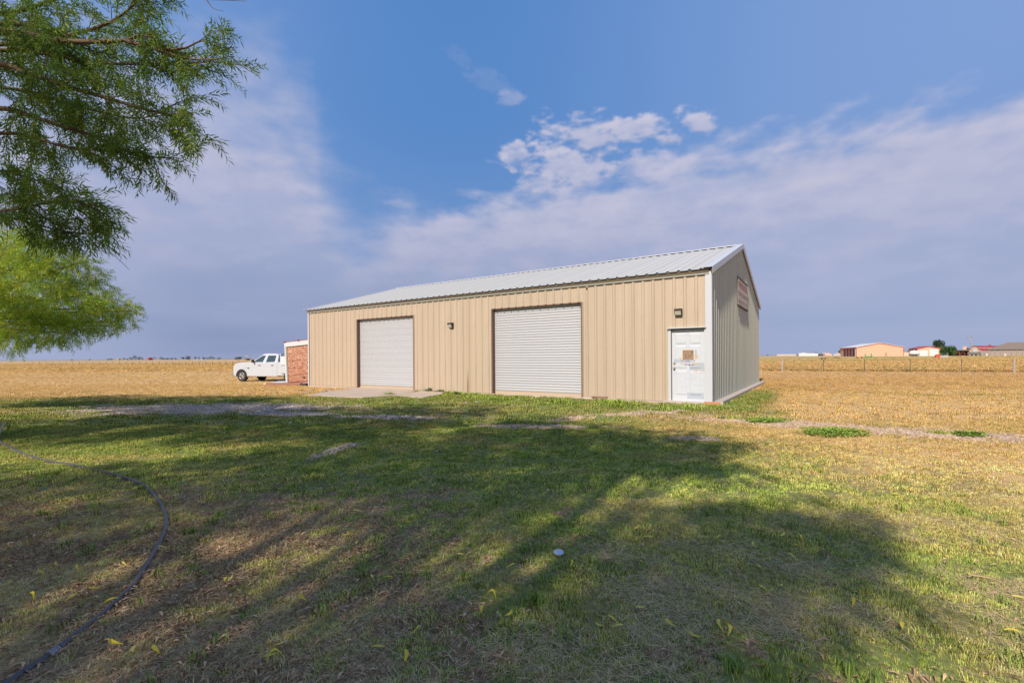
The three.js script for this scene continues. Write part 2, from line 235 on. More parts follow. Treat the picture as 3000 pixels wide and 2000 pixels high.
const M = {
  white: mat(0.57, 0.58, 0.60, 0.45), whiteTrim: mat(0.50, 0.52, 0.56, 0.4), roof: [mat(0.48, 0.475, 0.45, 0.5), mat(0.465, 0.46, 0.437, 0.5), mat(0.49, 0.485, 0.46, 0.5)],
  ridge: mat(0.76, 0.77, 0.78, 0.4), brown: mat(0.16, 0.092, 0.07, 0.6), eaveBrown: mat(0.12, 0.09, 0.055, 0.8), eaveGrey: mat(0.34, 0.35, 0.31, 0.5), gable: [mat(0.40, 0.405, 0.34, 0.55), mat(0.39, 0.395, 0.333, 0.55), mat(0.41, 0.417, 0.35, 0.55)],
  slat: mat(0.455, 0.46, 0.485, 0.4), slatB: mat(0.435, 0.44, 0.465, 0.42), bottomBar: mat(0.46, 0.36, 0.26, 0.6), concrete: mat(0.46, 0.39, 0.34, 0.9), black: mat(0.02, 0.02, 0.02, 0.5), dark: mat(0.05, 0.045, 0.04, 0.7), steel: mat(0.55, 0.5, 0.4, 0.25, { metalness: 0.9 }), brick: mat(0.50, 0.22, 0.12, 0.9),
  lampBody: mat(0.055, 0.042, 0.035, 0.5), lens: mat(0.55, 0.55, 0.52, 0.25), rust: mat(0.24, 0.12, 0.07, 0.9), weathered: mat(0.30, 0.25, 0.20, 0.9),
};
const shop = thing('metal_shop_building', 'large cream ribbed metal shop building with two white roll-up doors', 'building');
shop.position.copy(SHOP); shop.rotation.y = -WALL_TURN;
const ribProfile = [[0, 0], [0.104, 0], [0.134, 0.032], [0.1825, 0.032], [0.2125, 0], [PITCH, 0]];
function ribbed(h0, h1, width = PITCH) {                              // sheet with one rib, bottom 0, top sloping h0 -> h1
  const k = width / PITCH, g = new THREE.BufferGeometry(), pos = [], uv = [], idx = [];
  ribProfile.forEach(([x, z]) => { x *= k; const t = x / width, h = lerp(h0, h1, t); pos.push(x, 0, z, x, h, z); uv.push(t, 0, t, 1); });
  const n = ribProfile.length; for (let i = 0; i < n - 1; i++) { const a = i * 2; idx.push(a, a + 2, a + 1, a + 2, a + 3, a + 1); }
  g.setAttribute('position', new THREE.Float32BufferAttribute(pos, 3)); g.setAttribute('uv', new THREE.Float32BufferAttribute(uv, 2)); g.setIndex(idx);
  const f = g.toNonIndexed(); f.computeVertexNormals(); return f;
}
const unitPanel = ribbed(1, 1), X0 = 0.085, gridX = (k) => X0 - k * PITCH;
const DOOR2 = [gridX(25), gridX(13)], DOOR1 = [gridX(50), gridX(38)], DOOR_TOP = 3.265, BASE = 0.045;
for (let k = 2; k <= 62; k++) {
  const right = gridX(k - 1), left = Math.max(gridX(k), -L + 0.001), mx = (left + right) / 2;
  let y0 = BASE; if (mx > DOOR2[0] && mx < DOOR2[1] || mx > DOOR1[0] && mx < DOOR1[1]) y0 = DOOR_TOP; else if (k <= 4) y0 = 2.25;
  const m = part('wall_panel', unitPanel, k === 29 ? stained : creams[(k * 7 + (k >> 2)) % 3], shop, [left, y0, 0]); m.scale.set((right - left) / PITCH, EAVE - y0 + 0.1, 1);
  m.userData.label = undefined;
}
part('wall_panel', span(gridX(1), -0.02, 2.25, EAVE + 0.1, -0.01, 0.002), creams[0], shop);
// gable end to the right (faces +x), forty ribbed sheets
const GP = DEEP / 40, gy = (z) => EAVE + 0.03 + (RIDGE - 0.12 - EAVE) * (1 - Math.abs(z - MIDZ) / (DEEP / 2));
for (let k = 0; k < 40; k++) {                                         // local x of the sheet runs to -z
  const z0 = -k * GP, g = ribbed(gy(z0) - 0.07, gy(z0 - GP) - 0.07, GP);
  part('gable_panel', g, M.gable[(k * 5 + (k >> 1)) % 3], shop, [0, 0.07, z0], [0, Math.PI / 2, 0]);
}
{ // far walls
  const sh = new THREE.Shape([[0, 0.02], [-DEEP, 0.02], [-DEEP, EAVE], [MIDZ, RIDGE - 0.12], [0, EAVE]].map(([a, b]) => new THREE.Vector2(a, b)));
  part('gable_wall', new THREE.ExtrudeGeometry(sh, { depth: 0.05, bevelEnabled: false }).rotateY(-Math.PI / 2).translate(-L + 0.05, 0, 0), creams[0], shop);
  part('back_wall', span(-L + 0.05, -0.01, 0.02, EAVE, -DEEP, -DEEP + 0.05), creams[1], shop);
}
// slab
part('concrete_slab', span(-L + 0.02, -0.01, -0.3, 0.035, -DEEP + 0.06, 0.028), M.concrete, shop);
part('concrete_footing', join(span(0.0, 0.27, -0.3, 0.078, -DEEP - 0.08, -0.3), span(-1.35, 0.05, -0.3, 0.068, 0.0285, 0.10)), M.concrete, shop);
// roof sheets: front slope, shared geometry; the profile stands on the slope
const EZ = 0.13, slopeA = Math.atan2(RIDGE - 0.035 - ROOF_EAVE, -MIDZ + EZ), slopeL = Math.hypot(RIDGE - 0.035 - ROOF_EAVE, -MIDZ + EZ);
const roofGeo = ribbed(slopeL, slopeL).rotateX(-(Math.PI / 2 - slopeA));    // runs up and back
for (let k = 0; k <= 62; k++) { const r = gridX(k - 0.5), x = r - PITCH; if (x < -L - 0.25) continue; const m = part('roof_panel', roofGeo, M.roof[(k * 5 + (k >> 2)) % 3], shop, [Math.min(x, -0.29), ROOF_EAVE, EZ]); if (r > 0.03) m.scale.x = (0.03 - Math.min(x, -0.29)) / PITCH; }
part('rear_roof', span(-L - 0.22, 0.04, -0.012, 0.012, -slopeL, 0).rotateX(-slopeA).translate(0, RIDGE - 0.035, MIDZ), M.roof[0], shop);
part('rear_roof', span(-L - 0.2, 0.03, -0.01, 0, 0, slopeL - 0.03).rotateX(slopeA).translate(0, RIDGE - 0.05, MIDZ), M.roof[1], shop).name = 'roof_deck';
{ const cap = (s) => mirror(span(-L - 0.24, 0.10, 0, 0.006, 0, 0.26).rotateX(slopeA), 1, 1, s); part('ridge_cap', join(cap(1), cap(-1)).translate(0, RIDGE + 0.012, MIDZ), M.ridge, shop); }
{ // rake trim at the gable end: flat top flange and a hanging face
  for (const s of [1, -1]) {
    const f = join(span(-0.14, 0.10, 0.04, 0.052, 0.03, slopeL + 0.03), span(0.088, 0.10, -0.13, 0.039, 0.03, slopeL + 0.03), span(0.06, 0.087, -0.13, -0.12, 0.03, slopeL + 0.03)).rotateX(slopeA);
    part('rake_trim', mirror(f, 1, 1, s).translate(0, RIDGE - 0.035, MIDZ), M.whiteTrim, shop);
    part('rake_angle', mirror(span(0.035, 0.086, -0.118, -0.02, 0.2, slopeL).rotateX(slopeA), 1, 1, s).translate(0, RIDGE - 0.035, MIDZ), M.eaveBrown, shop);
    part('rake_trim', mirror(span(-0.12, 0.02, 0.04, 0.05, 0.03, slopeL + 0.02).rotateX(slopeA), 1, 1, s).translate(-L - 0.12, RIDGE - 0.035, MIDZ), M.whiteTrim, shop);
  }
}
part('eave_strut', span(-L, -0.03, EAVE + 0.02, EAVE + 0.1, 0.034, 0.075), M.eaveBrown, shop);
part('eave_trim', join(span(-L, -0.03, EAVE - 0.028, EAVE + 0.018, 0.034, 0.062)), M.eaveGrey, shop);
part('corner_trim', join(span(-0.137, 0.042, 0.05, EAVE + 0.06, 0.0335, 0.042), span(0.033, 0.042, 0.05, EAVE + 0.06, -0.09, 0.033)), M.whiteTrim, shop);
part('corner_trim', join(span(-L - 0.01, -L + 0.09, 0.03, EAVE + 0.06, 0.0335, 0.04), span(-L - 0.01, -L - 0.002, 0.03, EAVE + 0.06, -0.1, 0.033)), M.whiteTrim, shop);
// roll-up doors
function slatGeo(w, pitch) {
  const p = [], n = 7; for (let i = 0; i <= n; i++) { const t = i / n; p.push([t * pitch * 0.9 + pitch * 0.05, 0.004 + 0.017 * Math.sin(Math.PI * Math.pow(t, 0.8))]); }
  const s = new THREE.Shape(); s.moveTo(-0.004, 0); s.lineTo(-0.004, pitch * 0.0); p.forEach(([y, z]) => s.lineTo(z, y)); s.lineTo(-0.004, pitch);
  return new THREE.ExtrudeGeometry(s, { depth: w, bevelEnabled: false }).rotateY(Math.PI / 2).scale(1, 1, -1).translate(0, 0, 0);
}
function rollDoor([x0, x1], label) {
  const w = x1 - x0, g = sub('roll_up_door', shop, [x0, 0, 0]); g.userData.label = label;
  const n = 33, y0 = 0.15, pitch = (DOOR_TOP - y0 - 0.01) / n, sg = new THREE.BufferGeometry();
  const prof = []; for (let i = 0; i <= 7; i++) { const t = i / 7; prof.push([t * pitch, 0.003 + 0.02 * Math.pow(Math.sin(Math.PI * Math.min(1, t * 1.02)), 0.7)]); }
  prof[7][1] = 0.0; const pos = [], idx = []; prof.forEach(([y, z]) => pos.push(0, y, z, w - 0.13, y, z)); for (let i = 0; i < 7; i++) { const a = i * 2; idx.push(a, a + 1, a + 2, a + 1, a + 3, a + 2); }
  sg.setAttribute('position', new THREE.Float32BufferAttribute(pos, 3)); sg.setAttribute('uv', new THREE.Float32BufferAttribute(new Float32Array(pos.length / 3 * 2), 2)); sg.setIndex(idx); sg.computeVertexNormals();
  for (let i = 0; i < n; i++) part('slat', sg, (i * 7) % 3 ? M.slat : M.slatB, g, [0.065, y0 + i * pitch, -0.15]);
  part('bottom_bar', span(0.065, w - 0.065, 0.035, 0.148, -0.17, -0.13), M.bottomBar, g);
  part('seal', span(0.065, w - 0.065, 0.0, 0.033, -0.165, -0.135), M.dark, g);
  part('door_jamb', span(0.0, 0.06, 0.0, DOOR_TOP - 0.004, -0.24, 0.03), M.brown, g);
  part('door_jamb', span(w - 0.06, w, 0.0, DOOR_TOP - 0.004, -0.24, 0.02), M.brown, g);
  part('door_header', span(0.061, w - 0.061, DOOR_TOP - 0.035, DOOR_TOP + 0.04, -0.24, -0.003), M.brown, g);
  part('edge_trim', join(span(w + 0.001, w + 0.018, 0.05, DOOR_TOP, 0.003, 0.034)), creams[0], g);
  for (let i = 0; i < 12; i++) part('bracket', new THREE.ConeGeometry(0.022, 0.05, 5).rotateX(Math.PI), M.slatB, g, [0.2 + i * (w - 0.35) / 11, DOOR_TOP - 0.16, -0.112]);
}
rollDoor(DOOR2, 'white slatted roll-up door beside the walk-in door'); rollDoor(DOOR1, 'white slatted roll-up door above the concrete apron');
// walk-in door
{
  const g = sub('entry_door', shop, [-1.11, 0.085, -0.045]); g.userData.label = 'weathered white panel door with peeling tape marks';
  const face = canvasTex(512, 1152, (x, w, h) => {
    x.fillStyle = '#e9ebee'; x.fillRect(0, 0, w, h);
    for (let i = 0; i < 120; i++) { x.fillStyle = `rgba(${190 + rnd() * 50 | 0},${205 + rnd() * 35 | 0},${220 + rnd() * 30 | 0},${0.05 + rnd() * 0.12})`; x.fillRect(rnd() * w, rnd() * h, 30 + rnd() * 160, 8 + rnd() * 60); }
    x.fillStyle = 'rgba(196,203,214,0.75)'; x.fillRect(280, 540, 232, 130); x.fillRect(30, 480, 250, 60); x.fillRect(240, 1020, 260, 100); x.fillRect(310, 330, 90, 130);
    const peel = (a, b, c, d) => { for (let i = 0; i < 26; i++) { x.fillStyle = `rgba(${224 + rnd() * 20 | 0},${176 + rnd() * 34 | 0},${124 + rnd() * 40 | 0},${0.25 + rnd() * 0.5})`; x.fillRect(a + rnd() * c, b + rnd() * d, 3 + rnd() * c * 0.4, 3 + rnd() * d * 0.4); } };
    peel(110, 450, 50, 30); peel(360, 400, 50, 90); peel(130, 540, 50, 24); peel(300, 540, 100, 26); peel(340, 640, 60, 40); peel(490, 600, 20, 80); peel(400, 690, 100, 6);
    for (let i = 0; i < 160; i++) { x.fillStyle = 'rgba(120,100,80,0.18)'; x.fillRect(rnd() * w, rnd() * h, 1 + rnd() * 3, 1 + rnd() * 3); }
  });
  const leaf = mat(0.64, 0.655, 0.70, 0.5, { map: face });
  const lg = span(0, 0.925, 0, 2.12, -0.04, 0); part('door_leaf', lg, leaf, g);
  for (const [x, y, w, h] of [[0.13, 1.72, 0.27, 0.26], [0.53, 1.72, 0.27, 0.26], [0.13, 0.99, 0.27, 0.62], [0.53, 0.99, 0.27, 0.62], [0.13, 0.2, 0.27, 0.66], [0.53, 0.2, 0.27, 0.66]]) {
    const q = new THREE.Shape([new THREE.Vector2(0, 0), new THREE.Vector2(w, 0), new THREE.Vector2(w, h), new THREE.Vector2(0, h)]), b = new THREE.ExtrudeGeometry(q, { depth: 0.004, bevelEnabled: true, bevelSize: 0.02, bevelThickness: 0.007, bevelSegments: 1 });
    const uv = b.attributes.uv, p = b.attributes.position; for (let i = 0; i < uv.count; i++) uv.setXY(i, (p.getX(i) + x) / 0.925, (p.getY(i) + y) / 2.12);
    part('door_panel', b, leaf, g, [x, y, 0.0015]);
  }
  part('door_knob', join(new THREE.SphereGeometry(0.033, 14, 10).translate(0, 0, 0.055), cyl(0.036, 0.036, 0.012, 16).rotateX(Math.PI / 2).translate(0, 0, 0.006), cyl(0.014, 0.014, 0.04, 10).rotateX(Math.PI / 2).translate(0, 0, 0.03)), M.steel, g, [0.07, 0.97, 0.002]);
  part('deadbolt', cyl(0.03, 0.032, 0.022, 16).rotateX(Math.PI / 2), mat(0.42, 0.24, 0.12, 0.5, { metalness: 0.5 }), g, [0.07, 1.11, 0.012]);
  const f = sub('door_frame', shop);
  part('jamb', join(span(-1.205, -1.125, 0.05, 2.235, -0.06, 0.03)), M.whiteTrim, f); part('jamb', join(span(-0.172, -0.138, 0.05, 2.235, -0.06, 0.030)), M.whiteTrim, f);
  part('weather_strip', span(-1.1245, -1.1112, 0.09, 2.21, -0.055, 0.006), M.brown, f);
  part('head_trim', join(span(-1.225, -0.115, 2.236, 2.262, -0.04, 0.105)), M.whiteTrim, f); part('threshold', span(-1.124, -0.173, 0.04, 0.083, -0.08, 0.034), mat(0.55, 0.54, 0.53, 0.6), f);
}
const inShop = (o, x, y, z) => { const p = fromShop(x, z); o.position.set(p.x, y, p.z); o.rotation.y = -WALL_TURN; return o; };
function wallLight(x, y, label) {
  const g = inShop(thing('wall_light', label, 'wall light', 'floodlights on the shop wall'), x, y, 0.034);
  const sh = new THREE.Shape([[0, -0.1], [0.06, -0.1], [0.13, 0.02], [0.14, 0.085], [0, 0.1]].map(([a, b]) => new THREE.Vector2(a, b)));
  part('housing', new THREE.ExtrudeGeometry(sh, { depth: 0.2, bevelEnabled: true, bevelSize: 0.005, bevelThickness: 0.005, bevelSegments: 1 }).translate(0, 0, -0.1).rotateY(-Math.PI / 2), M.lampBody, g);
  part('lens', span(-0.085, 0.085, -0.06, 0.06, 0, 0.012).rotateX(0.53).translate(0, -0.035, 0.101), M.lens, g);
  part('mount', span(-0.05, 0.05, -0.05, 0.05, -0.02, 0.004), M.lampBody, g);
}
wallLight(-9.81, 2.73, 'small dark floodlight on the cream wall between the two roll-up doors'); wallLight(-0.882, 2.73, 'small dark floodlight mounted above the white walk-in door');
{ const g = inShop(thing('eave_camera', 'tiny brown fixture with white cap tucked under the eave', 'fixture'), -3.853, 3.72, 0.002); part('cap', new THREE.SphereGeometry(0.03, 10, 8).translate(0, 0.02, 0.03), M.white, g); part('barrel', cyl(0.02, 0.024, 0.09, 10).rotateX(0.7).translate(0, -0.02, 0.06), mat(0.16, 0.08, 0.03, 0.6), g); part('bracket', span(-0.01, 0.01, -0.01, 0.01, 0, 0.03), M.dark, g); }
// board and notice on the door
{
  const wood = mat(0.36, 0.24, 0.16, 0.85, { map: dataTex(128, 128, (u, v) => { const w = 0.75 + 0.35 * noise(u * 18, v * 2) + 0.25 * noise(u * 5, v * 6); return [w, w, w]; }) });
  const g = inShop(thing('plywood_board', 'weathered brown plywood square with pale torn border on white door', 'board'), -0.64, 1.3, -0.034);
  part('board', span(-0.155, 0.155, 0, 0.29, 0, 0.012), wood, g); part('torn_border', join(span(-0.185, -0.156, -0.03, 0.31, 0, 0.005), span(0.156, 0.185, -0.03, 0.31, 0, 0.005), span(-0.155, 0.155, 0.291, 0.312, 0, 0.005)), mat(0.62, 0.53, 0.44, 0.9), g);
  for (const s of [-1, 1]) part('bolt', new THREE.SphereGeometry(0.013, 8, 6), M.dark, g, [s * 0.178, -0.02, 0.012]);
}
{
  const tx = canvasTex(512, 240, (x, w, h) => { x.fillStyle = '#e6e6f0'; x.fillRect(0, 0, w, h); x.fillStyle = '#26283c'; x.font = 'bold 104px sans-serif'; x.fillText('CLOSED', 10, 112, 325); x.fillStyle = '#8d90a6'; for (let i = 0; i < 5; i++) x.fillRect(20 + i * 58, 150, 44, 8); x.fillStyle = '#b9bccb'; x.beginPath(); x.arc(415, 120, 78, 0, 7); x.fill(); x.fillStyle = '#f2f1f4'; x.beginPath(); x.arc(415, 120, 60, 0, 7); x.fill(); x.fillStyle = '#777'; x.beginPath(); x.arc(415, 120, 10, 0, 7); x.fill(); x.fillRect(412, 80, 6, 44); x.fillRect(415, 117, 34, 6); });
  const g = inShop(thing('closed_sign', 'small white CLOSED sign with clock dial under the plywood square', 'sign'), -0.625, 1.165, -0.032);
  const pl = new THREE.BoxGeometry(0.3, 0.135, 0.006); part('panel', pl, [M.white, M.white, M.white, M.white, mat(0.6, 0.6, 0.64, 0.6, { map: tx }), M.white], g, [0, 0.068, 0.003]);
  for (const x of [-0.09, 0.02, 0.12]) part('clip', span(-0.02, 0.02, -0.012, 0.0, 0, 0.012), M.dark, g, [x, -0.001, 0]);
}
// sign on the gable
{
  const tx = canvasTex(512, 640, (x, w, h) => {
    x.fillStyle = '#d9c7b4'; x.fillRect(0, 0, w, h);
    x.textBaseline = 'alphabetic'; x.fillStyle = '#981420'; x.font = 'bold 210px sans-serif'; x.fillText('PREMIER', 20, 215, 475);
    x.fillStyle = '#363d60'; x.font = 'bold 150px sans-serif'; x.fillText('TRUCKING', 14, 410, 480); x.fillStyle = '#363640'; x.font = 'bold 130px sans-serif'; x.fillText('BALLISTI', 14, 590, 330); x.fillStyle = '#8e3540'; x.fillText('INC', 380, 590, 110);
    for (let i = 0; i < 260; i++) { x.fillStyle = `rgba(${150 + rnd() * 70 | 0},${140 + rnd() * 60 | 0},${130 + rnd() * 50 | 0},0.18)`; x.fillRect(rnd() * w, rnd() * h, 4 + rnd() * 30, 2 + rnd() * 10); }
  });
  const dir = (px, py) => { const d = pix(px, py), n = V(side.x, 0, side.y), s = SHOP.clone().sub(camera.position).dot(n) / d.dot(n), p = d.multiplyScalar(s).add(camera.position); return [-(p.x - SHOP.x) * front.x - (p.z - SHOP.z) * front.y, p.y]; };
  const [w0, y1] = dir(2158, 814), [w1] = dir(2186, 835), [, y0] = dir(2159, 891), g = thing('painted_sign', 'faded red and blue lettered sign board high on the grey gable end', 'sign');
  const p = fromShop(0.036, -(w0 + w1) / 2); g.position.set(p.x, y0, p.z); g.rotation.y = Math.PI / 2 - WALL_TURN;
  const w = w1 - w0, h = y1 - y0; part('panel', new THREE.BoxGeometry(w, h, 0.02).translate(0, h / 2, 0.01), [M.weathered, M.weathered, M.weathered, M.weathered, mat(0.8, 0.8, 0.82, 0.7, { map: tx }), M.weathered], g);
  part('rail', span(-w / 2, w / 2, 0, 0.06, 0, 0.035), M.dark, g, [0, h + 0.001, 0]); part('rail', span(-w / 2, w / 2, -0.07, -0.001, 0, 0.035), M.dark, g);
}
// ---------------------------------------------------------------- trees
const barkMat = mat(0.13, 0.085, 0.06, 0.95), barkGrey = mat(0.17, 0.13, 0.10, 0.95), twigMat = mat(0.12, 0.075, 0.05, 0.9);
function leafQuad(pos, col, base, dir, up, len, wid, bend, c) {          // folded lance-shaped leaf, four triangles
  const sidev = dir.clone().cross(up).normalize().multiplyScalar(wid / 2), m = base.clone().addScaledVector(dir, len * 0.42).addScaledVector(up, bend * 0.5), tip = base.clone().addScaledVector(dir, len).addScaledVector(up, -bend);
  const a = m.clone().add(sidev).addScaledVector(up, wid * 0.25), b = m.clone().sub(sidev).addScaledVector(up, wid * 0.25);
  for (const t of [[base, a, m], [base, m, b], [a, tip, m], [m, tip, b]]) for (const p of t) { pos.push(p.x, p.y, p.z); col.push(...c); }
}
function sprig(len, leaves, leafLen, leafWid, seedShift) {                // a twig along +x with leaves on both sides, hanging a little
  for (let i = 0; i < seedShift; i++) rnd();
  const pos = [], col = [];
  for (let i = 0; i < leaves; i++) {
    const t = (i + 0.3) / leaves, a = i * 2.4 + rr(-0.5, 0.5), d = V(0.75 + rr(-0.15, 0.3), Math.cos(a) * 0.7 - 0.12, Math.sin(a) * 0.7).normalize(), up = V(-0.5, 1, rr(-0.4, 0.4)).normalize();
    const k = rr(0.75, 1.25), y = rnd() < 0.05; leafQuad(pos, col, V(t * len, -t * t * len * 0.12, 0), d, up, leafLen * rr(0.75, 1.2), leafWid * rr(0.8, 1.2), leafLen * rr(0, 0.14), y ? [1.9, 1.5, 0.5] : [k, k, k * 0.9]);
  }
  const g = new THREE.BufferGeometry(); g.setAttribute('position', new THREE.Float32BufferAttribute(pos, 3)); g.setAttribute('color', new THREE.Float32BufferAttribute(col, 3)); g.computeVertexNormals(); g.setAttribute('uv', new THREE.Float32BufferAttribute(new Float32Array(pos.length / 3 * 2), 2)); return g;
}
const leafMat = new THREE.MeshPhysicalMaterial({ color: 0xffffff, vertexColors: true, roughness: 0.7, transmission: 0.45, thickness: 0, side: THREE.DoubleSide, specularIntensity: 0.25 });
const X_AXIS = V(1, 0, 0);
function crownOf(tree, list, geos, tint) {                              // list: [position, direction, scale]
  geos.forEach((geo, gi) => {
    const mine = list.filter((_, i) => i % geos.length === gi), im = shadows(new THREE.InstancedMesh(geo, leafMat, mine.length)), m = new THREE.Matrix4(), q = new THREE.Quaternion(), spin = new THREE.Quaternion(), c = new THREE.Color();
    im.name = 'crown'; im.userData.kind = 'stuff';
    mine.forEach(([p, d, s], i) => { q.setFromUnitVectors(X_AXIS, d.clone().normalize()); spin.setFromAxisAngle(X_AXIS, rr(-0.9, 0.9)); q.multiply(spin); m.compose(p, q, V(s, s, s)); im.setMatrixAt(i, m); const t = tint(p); const k = rr(0.8, 1.25), y = rnd(); c.setRGB(t[0] * k * (0.85 + y * 0.45), t[1] * k, t[2] * k * (1.1 - y * 0.4)); im.setColorAt(i, c); });
    tree.add(im);
  });
}
function branchlets(limb, opt, twigs, list) {                           // limb: polyline; adds thin twigs and sprigs round it
  const curve = new THREE.CatmullRomCurve3(limb), len = curve.getLength(), n = Math.max(3, Math.round(len * opt.perMetre));
  for (let i = 0; i < n; i++) {
    const t = lerp(opt.from ?? 0.12, 1, (i + rnd() * 0.8) / n), p = curve.getPoint(t), tan = curve.getTangent(t), out = V(rr(-1, 1), rr(-0.8, 0.75), rr(-1, 1)).addScaledVector(tan, rr(0.5, 1.6)).normalize();
    const l = rr(...opt.len) * lerp(1.1, 0.55, t), pts = [p], steps_ = 4; let q = p.clone(), d = out.clone();
    for (let k = 0; k < steps_; k++) { d.y -= opt.droop * rr(0.4, 1.2); d.x += rr(-0.12, 0.12); d.z += rr(-0.12, 0.12); d.normalize(); q = q.clone().addScaledVector(d, l / steps_); pts.push(q); }
    if (twigs) twigs.push(tube(pts, [0.006, 0.004, 0.0015], 3, false));
    const c2 = new THREE.CatmullRomCurve3(pts), m = Math.round(l * opt.sprigs);
    for (let k = 0; k < m; k++) { const w = (k + rnd()) / m; if (w < 0.08) continue; const a = c2.getTangent(w), v = a.addScaledVector(V(rr(-1, 1), rr(-1.1, 0.7), rr(-1, 1)), 0.75).normalize(); list.push([c2.getPoint(w), v, rr(0.75, 1.25)]); }
  }
}
const fine = [0, 1, 2].map((i) => sprig(0.2, 13, 0.085, 0.015, i)), coarse = [0, 1].map((i) => sprig(0.26, 12, 0.12, 0.022, i));
const ct = 1 / Math.tan(SUN_EL), overhead = (x, d, h) => V(x + sunFlat.x * h * ct, h, -d + sunFlat.y * h * ct);   // where leaves must be to shade a spot
function ball(list, c, r, per) { const n = Math.round(per * r * r); for (let i = 0; i < n; i++) { const d = V(rr(-1, 1), rr(-1, 1), rr(-1, 1)); if (d.lengthSq() > 1) { i--; continue; } const o = d.clone().multiplyScalar(r * (0.92 + 0.28 * noise(d.x * 4 + c.x, d.z * 4 + d.y * 3))); o.y *= 0.66; list.push([c.clone().add(o), d.clone().add(V(rr(-0.6, 0.6), -0.35 + rr(-0.5, 0.4), rr(-0.6, 0.6))), rr(0.8, 1.3)]); } }
// near willow: trunk beyond the left edge, limbs reaching over the yard
{
  const tree = thing('willow_tree', 'willow with long bare-tipped boughs reaching over the yard', 'tree');
  const trunk = V(-10.6, groundY(-10.6, -6.3), -6.3);
  part('trunk', tube([trunk.clone().add(V(0, -0.2, 0)), trunk.clone().add(V(0.05, 1.4, 0)), trunk.clone().add(V(0.25, 3, 0.05)), trunk.clone().add(V(0.3, 5, 0.1)), trunk.clone().add(V(0.1, 7.2, 0.2))], [0.34, 0.27, 0.23, 0.17, 0.06], 12), barkMat, tree);
  const limbs = [
    [[[0, 69], [90, 72], [147, 84], [190, 88]], 6.6, 6.4, 0.05, 0.6], [[[0, 92], [69, 99], [152, 117], [239, 122], [367, 117], [408, 103], [441, 107]], 6.1, 5.7, 0.045, 1], [[[367, 119], [459, 145], [542, 170], [625, 174], [675, 164]], 5.75, 5.5, 0.016, 0.35], [[[478, 147], [542, 140], [588, 120], [620, 126], [650, 140]], 5.68, 5.5, 0.011, 0.2],
    [[[46, 147], [138, 158], [276, 184], [413, 186], [505, 184], [615, 181]], 6.5, 5.9, 0.03, 1.3], [[[0, 188], [92, 218], [184, 250], [276, 276], [390, 310], [482, 333], [542, 338]], 5.8, 5.2, 0.036, 1.1], [[[0, 317], [92, 340], [193, 374], [276, 400], [344, 432], [413, 455], [500, 464]], 6.3, 5.8, 0.032, 1], [[[0, 390], [92, 400], [184, 429], [276, 439], [349, 445]], 6.0, 5.6, 0.026, 0.8],
    [[[0, 618], [60, 610], [130, 595], [200, 590], [280, 602]], 5.4, 5.0, 0.018, 1.1], [[[0, 635], [92, 654], [184, 677], [257, 684], [300, 680]], 5.6, 5.2, 0.016, 0.75], [[[0, 130], [130, 116], [290, 78], [360, 40], [400, 0], [430, -60]], 6.4, 5.9, 0.03, 1.35], [[[0, 40], [120, 10], [260, -40], [420, -90]], 6.9, 6.3, 0.04, 1.2], [[[0, 500], [80, 520], [130, 540]], 6.4, 6.2, 0.018, 0.9], [[[0, 255], [160, 290], [300, 330], [420, 345], [520, 300]], 6.9, 6.4, 0.026, 1.2],
  ];
  const twigs = [], list = [];
  limbs.forEach(([pts, d0, d1, r, dense], i) => {
    const poly = pts.map(([x, y], k) => atDepth(x, y, lerp(d0, d1, k / (pts.length - 1))));
    const joined = i === 2 || i === 3; if (!joined) { const a = poly[0], root = trunk.clone().add(V(0.25, clamp(a.y - 0.7, 2, 6.5), 0.05)); poly.unshift(root, root.clone().lerp(a, 0.5).add(V(0, 0.12, 0.1))); }
    part('limb', tube(poly, [r * 1.8, r, r * 0.75, r * 0.5, r * 0.22], 7), barkMat, tree);
    branchlets(joined ? poly : poly.slice(1), { perMetre: 7.6 * dense, len: [0.35, 1.0], droop: 0.12, sprigs: 18, from: joined ? 0.25 : 0.1 }, twigs, list);
  });
  // boughs over and behind the picture, which shade the yard
  for (let i = 0; i < 15; i++) {
    const a = rr(-0.5, 5.2), root = trunk.clone().add(V(0.25, rr(2.6, 6.4), 0)), l = rr(2.6, 4.2), dir = V(Math.cos(a), 0.35, -Math.sin(a)); const pts = [root]; for (let k = 1; k <= 4; k++) pts.push(root.clone().addScaledVector(dir, l * k / 4).add(V(rr(-0.2, 0.2), 0.5 * Math.sin(k / 4 * 2.6), rr(-0.2, 0.2))));
    const end = pts[4]; if (end.z < -5.2 && end.x > -8.4 && (end.x / -end.z) > -1.2) continue;
    part('limb', tube(pts, [0.08, 0.05, 0.03, 0.01], 6), barkMat, tree); branchlets(pts, { perMetre: 8, len: [0.5, 1.3], droop: 0.1, sprigs: 13 }, twigs, list);
  }
  const shadeList = [];
  for (const [x, d, r] of [[-9, 12, 1.3], [-6.5, 11.5, 1.3], [-4, 11, 1.2], [-2, 10.3, 1], [-9, 9.8, 1.2], [-6.3, 9.6, 1.1], [-4, 9, 1.1], [-8, 13.2, 1.1], [-5.5, 12.7, 0.8], [0.5, 10.2, 0.8], [-2.6, 8.7, 0.9], [-9.5, 8.7, 0.9], [-7.2, 8.6, 0.8], [-5.2, 8.5, 0.8], [-11.6, 10, 1]]) {
    const c = overhead(x, d, 6.2); part('limb', tube([trunk.clone().add(V(0.2, 3.6, 0.05)), trunk.clone().add(V(0.2, 4.2, 0)).lerp(c, 0.5).add(V(0, 0.4, 0)), c], [0.07, 0.04, 0.012], 6), barkMat, tree); ball(shadeList, c, r, 400);
  }
